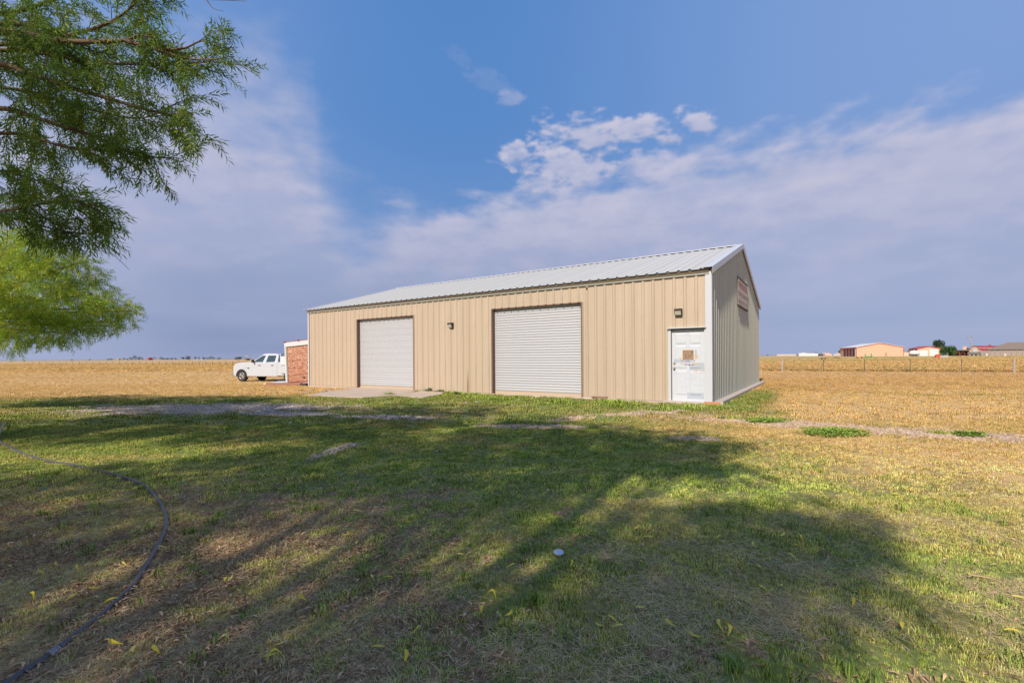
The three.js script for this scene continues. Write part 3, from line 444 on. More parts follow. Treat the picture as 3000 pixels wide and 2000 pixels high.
  // bare twigs past the leafy ends
  for (const pts of [[[588, 120], [625, 130], [660, 148], [680, 130], [684, 100], [670, 70], [655, 52]], [[675, 164], [700, 185], [725, 205], [755, 222]], [[620, 126], [638, 110], [640, 80], [630, 52]], [[500, 338], [545, 342], [575, 325], [586, 302]], [[610, -2], [680, 1], [722, 3]], [[605, 0], [625, 25], [655, 32]]]) twigs.push(tube(pts.map(([x, y]) => atDepth(x, y, 5.5)), [0.006, 0.004, 0.002], 4, false));
  const tw = part('twigs', join(twigs), twigMat, tree); tw.userData.kind = 'stuff';
  const clear = list.filter(([p]) => { const y = HORIZON - (p.y - EYE) / -p.z * FOCAL, x = 1500 + p.x / -p.z * FOCAL; return p.z > -2 || y < 640 || x > 420 || (y < 700 && x > 60); });   // the next tree stands free below the boughs
  crownOf(tree, clear, fine.map((g) => g), () => [0.155, 0.26, 0.055]);
  crownOf(tree, shadeList, coarse, () => [0.15, 0.23, 0.045]);
}
// second willow behind the camera, known by its shade on the lawn
function cloudTree(name, label, foot, height, trunkR, clusters, per, geos, tint, group) {
  const tree = thing(name, label, 'tree', group), list = [], fork = foot.clone().add(V(0.1, height * 0.36, 0));
  part('trunk', tube([foot.clone().add(V(0, -0.2, 0)), foot.clone().lerp(fork, 0.5).add(V(0.06, 0, 0.04)), fork, fork.clone().add(V(0.1, height * 0.35, 0.1))], [trunkR * 1.25, trunkR, trunkR * 0.85, trunkR * 0.3], 10), barkMat, tree);
  for (const [c, r, f = 1] of clusters) {
    const mid = fork.clone().lerp(c, 0.5).add(V(rr(-0.2, 0.2), height * 0.05, rr(-0.2, 0.2)));
    part('limb', tube([fork.clone().add(V(0, rr(-0.3, 0.8), 0)), mid, c], [trunkR * 0.42, trunkR * 0.22, 0.012], 6), barkMat, tree);
    ball(list, c, r, per * f);
  }
  crownOf(tree, list, geos, tint); return tree;
}
cloudTree('willow_tree', 'spreading willow standing behind the photographer, shading the lawn', V(-4.6, 0, 4.2), 7.5, 0.22,
  [[1.3, 3.45, 0.7], [1.95, 3.7, 0.65], [2.5, 3.75, 0.5], [1.8, 3.0, 0.6], [1.0, 2.75, 0.65], [2.75, 4.1, 0.32], [0, 2.4, 0.9], [-0.6, 4.4, 0.85], [0.4, 4.6, 0.8], [-0.2, 5.6, 1], [0.9, 5.8, 0.65], [-1.6, 4.9, 0.9], [-1.4, 6, 1], [1.8, 6.3, 0.8], [2.4, 6.1, 0.5], [2.3, 7, 0.8], [3.1, 7.4, 0.6], [1.2, 7.4, 1], [2.6, 5.55, 0.35], [0, 7.2, 1.1], [1.5, 8.6, 0.85], [0, 8.8, 1], [-1.2, 7.6, 1], [2.8, 8.3, 0.45], [-1.5, 2.2, 0.9], [-3, 2.6, 1], [-4.4, 3.3, 1], [-3.2, 4.2, 1], [-2.6, 5.4, 0.8], [-5.2, 4.9, 0.7], [-2.8, 7, 1], [-6, 3, 1], [0.3, 1.6, 0.8], [-1, 1.4, 0.8], [0.9, 1.9, 0.4], [-4.0, 6.7, 0.6], [-5.4, 5.5, 0.7], [-3.9, 5.6, 0.7], [-6.8, 5.6, 0.5], [-7.4, 4.6, 0.8]].map(([x, d, r]) => [overhead(x, d, 5.6 + 0.12 * d), r]), 460, coarse, () => [0.15, 0.23, 0.045]);
// the willow further left, in the middle distance
{
  const foot = V(-16.6, groundY(-16.6, -12.2), -12.2), cl = [];
  const put = (px, py, depth, r, f) => cl.push([atDepth(px, py, depth), r, f]);
  [[30, 740, 12, 0.75], [130, 740, 11.6, 0.7], [60, 830, 11.2, 1.0], [190, 800, 11.8, 0.75], [160, 900, 11.2, 0.8], [270, 860, 12.2, 0.55], [250, 920, 11.4, 0.62], [330, 900, 12.0, 0.5], [385, 910, 11.8, 0.24], [80, 950, 11.0, 0.8], [180, 975, 11.0, 0.5], [-60, 900, 11.6, 1.2], [-80, 780, 12.5, 1.1], [-200, 850, 12.5, 1.4], [-330, 900, 12.6, 1.3], [310, 955, 11.7, 0.32], [360, 940, 12.2, 0.3], [20, 1000, 10.9, 0.4], [245, 765, 12.0, 0.3], [-420, 760, 13, 1.2], [100, 690, 12.2, 0.3], [0, 690, 12.4, 0.4]].forEach((a) => put(...a));
  const t = cloudTree('willow_tree', 'bright green bushy willow standing beyond the gravel patch', foot, 5.2, 0.26, cl, 680, fine, () => [0.345, 0.465, 0.075]);
  // low hanging sprays at its near side
}
// ---------------------------------------------------------------- grass, litter, stones
function tuftGeo(blades, h, spread, wid) {
  const pos = [], col = [];
  for (let i = 0; i < blades; i++) {
    const a = rr(0, 6.283), r = Math.sqrt(rnd()) * spread, x = Math.cos(a) * r, z = Math.sin(a) * r, lean = rr(0.1, 1.1), b = rr(0, 6.283), hh = h * rr(0.45, 1.1), lx = Math.cos(b) * lean * hh, lz = Math.sin(b) * lean * hh, px = -Math.sin(b) * wid / 2, pz = Math.cos(b) * wid / 2, k = rr(0.75, 1.3), kk = [k, k * rr(0.92, 1.06), k * 0.9];
    const m = [x + lx * 0.4, hh * 0.62, z + lz * 0.4], t = [x + lx, hh, z + lz];
    for (const p of [[x - px, -0.004, z - pz], [x + px, -0.004, z + pz], [m[0] + px, m[1], m[2] + pz], [x - px, -0.004, z - pz], [m[0] + px, m[1], m[2] + pz], [m[0] - px, m[1], m[2] - pz], [m[0] - px, m[1], m[2] - pz], [m[0] + px, m[1], m[2] + pz], t]) { pos.push(...p); col.push(...kk); }
  }
  const g = new THREE.BufferGeometry(); g.setAttribute('position', new THREE.Float32BufferAttribute(pos, 3)); g.setAttribute('color', new THREE.Float32BufferAttribute(col, 3)); g.computeVertexNormals();
  // blades are lit much like the turf they stand in
  const nn = g.attributes.normal; for (let i = 0; i < nn.count; i++) { const v = V(nn.getX(i), Math.abs(nn.getY(i)) + 0.7, nn.getZ(i)).normalize(); nn.setXYZ(i, v.x, v.y, v.z); }
  g.setAttribute('uv', new THREE.Float32BufferAttribute(new Float32Array(pos.length / 3 * 2), 2)); return g;
}
const grassMat = new THREE.MeshPhysicalMaterial({ color: 0xffffff, vertexColors: true, roughness: 0.9, side: THREE.DoubleSide, specularIntensity: 0.2 });
function scatter(name, label, category, geo, material, spots) {          // spots: [x, y, z, scale, turn, [r,g,b], tiltX?]
  const im = shadows(new THREE.InstancedMesh(geo, material, spots.length)), m = new THREE.Matrix4(), e = new THREE.Euler(), q = new THREE.Quaternion(), c = new THREE.Color();
  spots.forEach(([x, y, z, s, turn, k, tilt = 0], i) => { e.set(tilt, turn, tilt * 0.6, 'YXZ'); q.setFromEuler(e); m.compose(V(x, y, z), q, V(s, s, s)); im.setMatrixAt(i, m); c.setRGB(...k); im.setColorAt(i, c); });
  im.name = numbered(name); im.userData.kind = 'stuff'; tag(im, label, category); scene.add(im); return im;
}
const inShopPlan = (x, z) => { const [bx, bz] = toShop(x, z); return bx > -L - 0.1 && bx < 0.3 && bz < 0.12 && bz > -DEEP - 0.2; };
const apronPoly = [[903, 1160], [972, 1147], [1046, 1138.7], [1222, 1145.5], [1185, 1156], [1144, 1160], [1061, 1166.5], [972, 1163]].map(([x, y]) => onGround(x, y));
const apron2Poly = [[1150, 1160.5], [1200, 1151], [1262, 1146], [1300, 1150], [1290, 1158], [1237, 1166]].map(([x, y]) => onGround(x, y));
const insidePoly = (P, x, z) => { let r = false; for (let i = 0, j = P.length - 1; i < P.length; j = i++) if ((P[i].z > z) !== (P[j].z > z) && x < (P[j].x - P[i].x) * (z - P[i].z) / (P[j].z - P[i].z) + P[i].x) r = !r; return r; };
const blocked = (x, z) => inShopPlan(x, z) || insidePoly(apronPoly, x, z) || insidePoly(apron2Poly, x, z);
function grassBand(d0, d1, density, geos, size, gain, label) {
  const spots = geos.map(() => []), half = (d) => 1.28 * d + 1.2; let area = (half(d0) + half(d1)) * (d1 - d0), n = Math.round(area * density);
  for (let i = 0; i < n; i++) {
    const dd = clamp(d1 * Math.sqrt(lerp((d0 / d1) ** 2, 1, rnd())), d0, d1), x = rr(-1, 1) * half(dd), z = -dd;
    if (blocked(x, z)) continue; const c = ground(x, z), { g, dirt, gravel, pink, lush } = out;
    if (rnd() < Math.max(dirt * 0.55, gravel * 0.9, pink * 0.92) * (1 - lush)) continue;
    const fresh = rnd() < 0.06 + g * 0.68, k = dd > 10 ? rr(0.85, 1.18) : rr(0.75, 1.3), t = fresh ? mix3(c, C_GREEN, 0.45) : mix3(c, rnd() < 0.5 ? C_STRAW : C_OLIVE, 0.35 - g * 0.2);
    spots[i % geos.length].push([x, groundY(x, z), z, size * rr(0.6, 1.1) * lerp(0.6, 1.2, clamp(0.5 + noise(x * 3.1, z * 3.1) * 0.9)) * (lush > 0.5 ? 1.6 : 1) * lerp(0.7, 1.0, g), rr(0, 6.28), t.map((q) => Math.min(0.7, q * k * lerp(lerp(2.5, 1.25, sst(2, 7.5, dd)), lerp(2.5, 1.4, sst(2.5, 12, dd)), clamp(g * 1.3)) * gain))]);
  }
  geos.forEach((g, i) => scatter('grass', label, 'grass', g, grassMat, spots[i]));
}
const shortTufts = [tuftGeo(16, 0.036, 0.03, 0.0032), tuftGeo(14, 0.045, 0.034, 0.0034), tuftGeo(18, 0.028, 0.036, 0.003)], midTufts = [tuftGeo(16, 0.05, 0.06, 0.0065), tuftGeo(18, 0.042, 0.075, 0.006)], wideTufts = [tuftGeo(18, 0.07, 0.14, 0.014), tuftGeo(18, 0.055, 0.17, 0.013)];
grassBand(1.5, 4.6, 1300, shortTufts, 0.85, 1, 'short patchy lawn grass growing near the hose'); grassBand(4.6, 10, 380, midTufts, 0.85, 1, 'mown green and dry grass of the shaded lawn'); grassBand(10, 30, 52, wideTufts, 0.9, 1, 'mown dry grass of the yard around the shop'); grassBand(30, 47, 14, wideTufts, 1.1, 1, 'mown dry grass of the yard before the fences'); grassBand(47, 68, 6, wideTufts, 1.4, 1, 'dry stubble between the yard and the far fields');
{ // tall dry grass of the fields beyond the fences
  const tall = [tuftGeo(22, 0.24, 0.36, 0.02), tuftGeo(20, 0.3, 0.4, 0.022)], s = [[], []];
  const add = (x, z, k, g) => { const c = ground(x, z), q = rr(0.85, 1.15); s[(s[0].length + s[1].length) % 2].push([x, groundY(x, z) - 0.02, z, k, rr(0, 6.28), g ? [0.22 * q, 0.22 * q, 0.07 * q] : [c[0] * q * 1.4, c[1] * q * 1.4, c[2] * q * 1.4]]); };
  for (let i = 0; i < 9000; i++) { const t = rr(-9, 30), x = 25 + t * 0.918, z = -42.7 + t * 0.396 - Math.abs(rr(-0.35, 0.35) + rr(-0.3, 0.3)) + 0.1; if (fbm(t * 0.9, 3, 2) > -0.15) add(x, z, rr(0.35, 0.8), rnd() < 0.3); }
  for (let i = 0; i < 26000; i++) { const d = 43 + 90 * Math.pow(rnd(), 1.6), x = rr(0.42, 1.2) * d; if (d + (x - 25) * 0.42 < 44) continue; add(x, -d, rr(0.4, 0.85) * lerp(1, 0.8, (d - 43) / 90), rnd() < 0.12); }
  for (let i = 0; i < 26000; i++) { const d = 66 + 150 * Math.pow(rnd(), 1.3), x = -rr(0.5, 1.25) * d; add(x, -d, rr(0.6, 1.1) * lerp(1, 1.1, (d - 70) / 150), rnd() < 0.1); }
  s.forEach((q, i) => scatter('field_grass', 'tall dry golden grass standing in the fields past the fences', 'grass', tall[i], grassMat, q));
}
{ // dead leaves and stems lying on bare soil
  const g = new THREE.BufferGeometry(), p = [], c = []; leafQuad(p, c, V(-0.024, 0.004, 0), V(1, 0.08, 0), V(0, 1, 0), 0.048, 0.011, 0.006, [1, 1, 1]); g.setAttribute('position', new THREE.Float32BufferAttribute(p, 3)); g.setAttribute('color', new THREE.Float32BufferAttribute(c, 3)); g.computeVertexNormals(); g.setAttribute('uv', new THREE.Float32BufferAttribute(new Float32Array(p.length / 3 * 2), 2));
  const s = []; for (let i = 0; i < 90000 && s.length < 22000; i++) { const d = 1.5 + 9 * rnd() * rnd() + rnd() * 2, x = rr(-1.3, 1.25) * d; ground(x, -d); const w = out.dirt * 0.9 + 0.1 * sst(2, -3, x) + 0.035; if (rnd() > w || blocked(x, -d)) continue; const k = rr(0.5, 1.3), t = rnd() < 0.2 ? [0.58, 0.39, 0.23] : [0.40, 0.25, 0.145]; s.push([x, groundY(x, -d) + rr(0.002, 0.02), -d, rr(0.5, 1.35), rr(0, 6.28), t.map((q) => q * k), rr(-0.35, 0.35)]); }
  scatter('leaf_litter', 'brown dead leaves lying thick on bare soil and turf', 'leaf litter', g, grassMat, s);
}
{ // dry straw lying flat, and coarse green clumps standing in the turf
  const p = [], c = []; for (let i = 0; i < 9; i++) { const a = rr(0, 6.28), x = rr(-0.04, 0.04), z = rr(-0.04, 0.04), l = rr(0.04, 0.09), w = 0.0011, dx = Math.cos(a) * l, dz = Math.sin(a) * l, y0 = rr(0.006, 0.02), y1 = rr(0.008, 0.03), k = rr(0.7, 1.3); for (const q of [[x - dz / l * w, y0, z + dx / l * w], [x + dz / l * w, y0, z - dx / l * w], [x + dx, y1, z + dz]]) { p.push(...q); c.push(k, k, k); } }
  const g = new THREE.BufferGeometry(); g.setAttribute('position', new THREE.Float32BufferAttribute(p, 3)); g.setAttribute('color', new THREE.Float32BufferAttribute(c, 3)); g.computeVertexNormals(); g.setAttribute('uv', new THREE.Float32BufferAttribute(new Float32Array(p.length / 3 * 2), 2));
  const s = []; for (let i = 0; i < 40000 && s.length < 6000; i++) { const d = 1.5 + 7 * rnd() * rnd() + rnd(), x = rr(-1.25, 1.25) * d; if (noise(x * 1.7 + 9, d * 1.7) + rr(-0.4, 0.4) < 0) continue; const k = rr(0.7, 1.2); s.push([x, groundY(x, -d), -d, rr(0.7, 1.4), rr(0, 6.28), [0.62 * k, 0.46 * k, 0.26 * k]]); }
  scatter('dry_straw', 'pale dry straw matted through the near lawn', 'straw', g, grassMat, s);
  const big = tuftGeo(22, 0.06, 0.05, 0.005), t = []; for (let i = 0; i < 4000 && t.length < 620; i++) { const d = 1.5 + 8 * rnd(), x = rr(-1.25, 1.25) * d; if ((ground(x, -d), out.g < 0.45) || noise(x * 0.9 + 3, d * 0.9 + 8) < 0.05 || rnd() > 0.6) continue; const k = rr(0.8, 1.3); t.push([x, groundY(x, -d), -d, rr(0.5, 1.15), rr(0, 6.28), [0.19 * k, 0.27 * k, 0.055 * k]]); }
  scatter('grass_clumps', 'coarse bright green grass clumps standing in the near lawn', 'grass', big, grassMat, t);
}
{ // gravel
  const st = new THREE.IcosahedronGeometry(0.02, 0).scale(1, 0.55, 0.8), a = [], b = [];
  for (let i = 0; i < 300000 && a.length < 16000; i++) { const x = rr(-14, -1), z = rr(-16, -6); ground(x, z); if (rnd() > out.gravel || blocked(x, z)) continue; const k = rr(0.5, 1.5); a.push([x, groundY(x, z) + 0.003, z, rr(0.5, 1.5), rr(0, 6.28), [0.42 * k, 0.34 * k, 0.285 * k], rr(-0.4, 0.4)]); }
  for (let i = 0; i < 300000 && b.length < 9000; i++) { const x = rr(-2, 14), z = rr(-13, -4); ground(x, z); if (rnd() > Math.max(out.pink, out.gravel * 0.7) * (1 - out.lush) || blocked(x, z)) continue; const k = rr(0.6, 1.5); b.push([x, groundY(x, z) + 0.003, z, rr(0.5, 1.5), rr(0, 6.28), [0.41 * k, 0.30 * k, 0.225 * k], rr(-0.4, 0.4)]); }
  scatter('gravel', 'dark grey gravel spread before the far roll-up door', 'gravel', st, mat(1, 1, 1, 0.95), a); scatter('gravel', 'pinkish gravel of the track past the corner of the shop', 'gravel', st, mat(1, 1, 1, 0.95), b);
}
// ---------------------------------------------------------------- things by the shop
function slabGeo(poly, y0, y1) { const s = new THREE.Shape(poly.map((p) => new THREE.Vector2(p.x, -p.z))); return new THREE.ExtrudeGeometry(s, { depth: y1 - y0, bevelEnabled: true, bevelSize: 0.012, bevelThickness: 0.01, bevelSegments: 1 }).rotateX(-Math.PI / 2).translate(0, y0, 0); }
const concTex = dataTex(512, 512, (u, v) => { const a = 0.86 + 0.16 * fbm(u * 6, v * 6, 4) + 0.1 * noise(u * 70, v * 70), b = sst(0.15, 0.5, fbm(u * 3 + 4, v * 7, 3)) * 0.35; return [a * (1 - b * 0.6), a * (1 - b * 0.75), a * (1 - b)]; }, true, true); concTex.repeat.set(0.3, 0.3);
const apronMat = mat(0.52, 0.415, 0.33, 0.95, { map: concTex });
single('concrete_apron', slabGeo(apronPoly, -0.12, 0.03), apronMat, 'cracked stained concrete apron before the far roll-up door', 'concrete slab');
single('concrete_apron', slabGeo(apron2Poly, -0.12, 0.018), apronMat, 'smaller broken concrete slab half covered by weeds', 'concrete slab');
{ const p = fromShop(0.06, 0.2); const b = single('brick', rbox(0.42, 0.1, 0.11, 0.008), M.brick, 'orange brick lying at the corner of the shop', 'brick'); b.position.set(p.x, 0.05, p.z); b.rotation.y = -WALL_TURN + 0.1; }
// rubble by the near roll-up door
[[-3.75, 0.16, 0.62, 0.1, 0.2, 'flat grey concrete chunk beside the near roll-up door', M.concrete, 'concrete_chunk', 'rubble'], [-3.0, 0.17, 0.46, 0.09, 0.18, 'broken grey concrete chunk at the foot of the cream wall', M.concrete, 'concrete_chunk', 'rubble'], [-2.45, 0.2, 0.3, 0.07, 0.16, 'small grey concrete chunk near the walk-in door', M.concrete, 'concrete_chunk', 'rubble'], [-3.35, 0.22, 0.55, 0.035, 0.1, 'rusty brown board lying on concrete chunks', M.rust, 'old_board', 'board']].forEach(([x, z, w, h, d, label, m, name, cat], i) => {
  const g = name === 'old_board' ? rbox(w, h, d, 0.006) : new THREE.DodecahedronGeometry(0.5, 1).scale(w, h, d), p = g.attributes.position; if (name !== 'old_board') for (let k = 0; k < p.count; k++) { const n = 1 + 0.25 * noise(p.getX(k) * 9 + i * 3, p.getZ(k) * 9 + p.getY(k) * 7); p.setXYZ(k, p.getX(k) * n, clamp(p.getY(k) * n, -h * 0.4, h * 0.42), p.getZ(k) * n); }
  g.computeVertexNormals(); const q = fromShop(x, z), o = single(name, g, m, label, cat); o.position.set(q.x, name === 'old_board' ? 0.1 : h * 0.3, q.z); o.rotation.y = -WALL_TURN + rr(-0.15, 0.15);
});
// rubble at the far corner
for (let i = 0; i < 9; i++) { const g = new THREE.DodecahedronGeometry(rr(0.05, 0.11), 1), p = g.attributes.position; for (let k = 0; k < p.count; k++) { const n = 1 + 0.35 * noise(p.getX(k) * 20 + i, p.getZ(k) * 20); p.setXYZ(k, p.getX(k) * n * 1.4, p.getY(k) * n * 0.55, p.getZ(k) * n); } g.computeVertexNormals(); const q = onGround(rr(880, 1030), rr(1140, 1152)); if (blocked(q.x, q.z)) { q.copy(onGround(rr(800, 900), rr(1150, 1156))); } const o = single('rubble_stone', g, i % 3 ? M.weathered : M.rust, i % 3 ? 'grey brown rubble stone lying near the far corner of the shop' : 'rusty red rubble stone lying near the far corner of the shop', 'stone', 'rubble stones by the far corner'); o.position.copy(q); o.position.y += 0.015; o.rotation.y = rr(0, 6); }
// weeds
function weed(px, py, r, h, n, label, lime) {
  const g = thing('weed_clump', label, 'weeds'), f = onGround(px, py), gs = []; g.position.copy(f);
  for (let i = 0; i < n; i++) { const pos = [], col = [], a = rr(0, 6.28), q = Math.sqrt(rnd()) * r * (0.45 + 0.85 * rnd()), b = V(Math.cos(a) * q, 0, Math.sin(a) * q * 0.6), hh = h * rr(0.4, 1) * (1 - q / r * 0.5); for (let k = 0; k < 7; k++) { const w = rr(0, 6.28), k2 = rr(0.7, 1.3); leafQuad(pos, col, b.clone().add(V(rr(-0.02, 0.02), hh * rr(0, 0.9), rr(-0.02, 0.02))), V(Math.cos(w), rr(0.1, 0.9), Math.sin(w)).normalize(), V(0, 1, 0.01).normalize(), rr(0.05, 0.1), rr(0.012, 0.03), 0.01, [k2, k2, k2]); } const q2 = new THREE.BufferGeometry(); q2.setAttribute('position', new THREE.Float32BufferAttribute(pos, 3)); q2.setAttribute('color', new THREE.Float32BufferAttribute(col, 3)); q2.computeVertexNormals(); q2.setAttribute('uv', new THREE.Float32BufferAttribute(new Float32Array(pos.length / 3 * 2), 2)); gs.push(q2); }
  part('leaves', mergeGeometries(gs), new THREE.MeshPhysicalMaterial({ color: new THREE.Color().setRGB(...(lime ? [0.25, 0.36, 0.06] : [0.13, 0.19, 0.05])), vertexColors: true, roughness: 0.8, side: THREE.DoubleSide }), g); part('stem', tube([V(0, -0.02, 0), V(0.01, h * 0.4, 0), V(0, h * 0.7, 0.01)], [0.008, 0.005, 0.003], 5), mat(0.1, 0.12, 0.04, 0.9), g);
}
weed(1262, 1147, 0.28, 0.26, 70, 'dark green weed clump against the cream wall by the broken slab'); weed(1292, 1149, 0.3, 0.14, 40, 'low scraggly weeds trailing along the cream wall'); weed(1338, 1155, 0.2, 0.13, 34, 'small weed clump at the wall left of the near roll-up door');
weed(1140, 1157, 0.25, 0.12, 40, 'small weeds in the crack between two concrete slabs', true); weed(2440, 1272, 0.5, 0.13, 300, 'bright green weed mat growing in the pinkish gravel', true); weed(2245, 1236, 0.42, 0.12, 140, 'lime green weed patch beyond the gravel track', true); weed(2838, 1276, 0.28, 0.1, 90, 'small green weed patch at the end of the gravel track', true);
// hose
{
  const px = [[10, 1248], [2, 1268], [-14, 1288], [-6, 1292], [14, 1303], [60, 1326], [112, 1344], [160, 1354], [230, 1366], [300, 1382], [360, 1398], [418, 1421], [458, 1460], [479, 1495], [485, 1527], [479, 1562], [454, 1613], [423, 1662], [388, 1715], [347, 1756], [306, 1792], [255, 1833], [214, 1866], [174, 1898], [152, 1914], [112, 1940], [66, 1970], [20, 2002], [-70, 2060]];
  const pts = px.map(([x, y], i) => { const p = onGround(x, y, 0.015); p.y += 0.017 + (i === 0 ? 0.07 : i === 1 ? 0.03 : 0); return p; });
  const g = thing('water_hose', 'thick black water hose snaking across the shaded lawn', 'hose');
  part('tube', tube(pts, [0.016, 0.016], 10), mat(0.085, 0.08, 0.085, 0.5), g);
  const c = new THREE.CatmullRomCurve3(pts), at = 24 / 28, a = c.getPoint(at), t = c.getTangent(at), q = new THREE.Quaternion().setFromUnitVectors(V(0, 1, 0), t);
  const cp = part('coupling', join(cyl(0.021, 0.021, 0.03, 14), cyl(0.025, 0.025, 0.012, 8).translate(0, 0.02, 0), cyl(0.023, 0.023, 0.01, 14).translate(0, -0.02, 0)), mat(0.28, 0.27, 0.27, 0.45, { metalness: 0.5 }), g); cp.position.copy(a); cp.quaternion.copy(q);
  const b = c.getPoint(23 / 28), cp2 = part('clamp', cyl(0.02, 0.02, 0.02, 14), mat(0.12, 0.12, 0.13, 0.4, { metalness: 0.5 }), g); cp2.position.copy(b); cp2.quaternion.setFromUnitVectors(V(0, 1, 0), c.getTangent(23 / 28));
}
// yellow willow leaves on the lawn, each where it lies
{
  const spots = []; const add = (k, x0, y0, l) => l.forEach(([x, y]) => spots.push([x0 + x * k, y0 + y * k]));
  add(0.5102, 0, 1200, [[435, 660], [55, 905], [45, 1000], [190, 1085], [430, 1085], [635, 1100], [545, 1025], [710, 900], [610, 825], [1290, 980], [1320, 974], [600, 1374], [640, 1362], [760, 1385], [1555, 1410], [440, 925], [320, 895], [945, 322], [1210, 508], [915, 810], [225, 945], [880, 1390]]);
  add(0.6378, 1500, 1150, [[290, 655], [305, 672], [585, 630], [630, 668], [600, 780], [270, 795], [955, 670], [1105, 700], [1310, 702], [1325, 675], [1275, 760], [1135, 805], [1240, 888], [1140, 915], [1575, 970], [590, 995], [400, 1070], [445, 1060], [498, 1095], [720, 1065], [840, 1118], [960, 1090], [1000, 1098], [1790, 1075], [1245, 655], [150, 480], [205, 580], [400, 495], [1760, 465], [1495, 330], [740, 358], [2100, 365], [2240, 385], [10, 640], [5, 810], [2300, 1100], [2335, 940]]);
  add(0.3189, 800, 1500, [[345, 465], [260, 810], [770, 290], [680, 208], [540, 55], [1290, 45], [1910, 900], [2170, 940], [1350, 1110], [945, 1290], [1225, 1330], [60, 1215], [5, 1350], [1050, 635], [1710, 400], [1995, 480], [2015, 790], [760, 15], [900, 605]]);
  const leaf = (bend) => { const pos = [], idx = [], n = 8, len = 0.075; for (let i = 0; i <= n; i++) { const t = i / n, w = 0.0085 * Math.pow(Math.sin(Math.PI * clamp(t * 0.94 + 0.03)), 0.8) + 0.0006, x = (t - 0.5) * len, y = 0.004 + bend * (0.25 - (t - 0.5) ** 2) * 0.09, z = bend * 0.1 * (t - 0.5) ** 2; pos.push(x, y + 0.003, z - w, x, y, z, x, y + 0.003, z + w); } for (let i = 0; i < n; i++) for (let k = 0; k < 2; k++) { const a = i * 3 + k; idx.push(a, a + 1, a + 3, a + 1, a + 4, a + 3); } const g = new THREE.BufferGeometry(); g.setAttribute('position', new THREE.Float32BufferAttribute(pos, 3)); g.setIndex(idx); g.computeVertexNormals(); g.setAttribute('uv', new THREE.Float32BufferAttribute(new Float32Array(pos.length / 3 * 2), 2)); return g; };
  const geos = [leaf(1), leaf(0.4), leaf(-0.3), leaf(1.6)], mats = [[0.72, 0.52, 0.03], [0.62, 0.50, 0.045], [0.70, 0.56, 0.09]].map((c) => mat(...c, 0.6, { side: THREE.DoubleSide }));
  spots.forEach(([x, y], i) => { const p = onGround(x, y, 0.03); const m = single('fallen_leaf', geos[i % 4], mats[(i * 5) % 3], 'narrow yellow willow leaf fallen on the lawn', 'leaf', 'yellow leaves on the lawn'); m.position.copy(p); m.position.y += 0.034; m.rotation.set(rr(-0.25, 0.25), rr(0, 6.28), rr(-0.2, 0.2), 'YXZ'); m.scale.setScalar(rr(0.7, 1.15) * (p.z < -6 ? 1.25 : 1)); });
}
{ // scraps and sticks
  const p = onGround(1637, 1627), l = thing('plastic_lid', 'small pale blue plastic lid lying in the grass', 'lid'); l.position.copy(p); l.position.y += 0.025; part('disc', cyl(0.034, 0.036, 0.008, 20), mat(0.45, 0.5, 0.62, 0.5), l); part('rim', new THREE.TorusGeometry(0.034, 0.004, 6, 20).rotateX(Math.PI / 2).translate(0, -0.002, 0), mat(0.45, 0.5, 0.62, 0.5), l); l.rotation.x = 0.15;
  [[1418, 1198], [1395, 1180], [1440, 1183], [1520, 1172], [1605, 1182], [1500, 1190], [1280, 1327], [1605, 1442], [2478, 1300], [2465, 1301], [2368, 1363], [1365, 1182], [850, 1240], [1400, 1179]].forEach(([x, y], i) => { const q = onGround(x, y), g = new THREE.IcosahedronGeometry(y > 1290 ? 0.013 : 0.024, 1), a = g.attributes.position; for (let k = 0; k < a.count; k++) { const n = 1 + 0.5 * noise(a.getX(k) * 60 + i * 7, a.getZ(k) * 60); a.setXYZ(k, a.getX(k) * n * 1.3, a.getY(k) * n * 0.5, a.getZ(k) * n); } g.computeVertexNormals(); const m = single('white_scrap', g, M.white, 'small crumpled white scrap lying in the grass', 'scrap', 'white scraps in the grass'); m.position.copy(q); m.position.y += 0.025; });
  [[[2840, 1690], [2900, 1700], [2945, 1716], 'pale dry stick lying in the sunlit grass', 0.006], [[2838, 1697], [2862, 1686], [2870, 1680], 'thin forked dry twig beside the pale stick', 0.004], [[2250, 1745], [2290, 1770], [2330, 1778], 'thin brown twig lying at the edge of the shade', 0.004]].forEach(([a, b, c, label, r]) => single('dry_stick', tube([a, b, c].map(([x, y]) => { const q = onGround(x, y, 0.02); q.y += 0.035; return q; }), [r, r * 0.8, r * 0.4], 5), mat(0.40, 0.28, 0.17, 0.9), label, 'stick'));
}
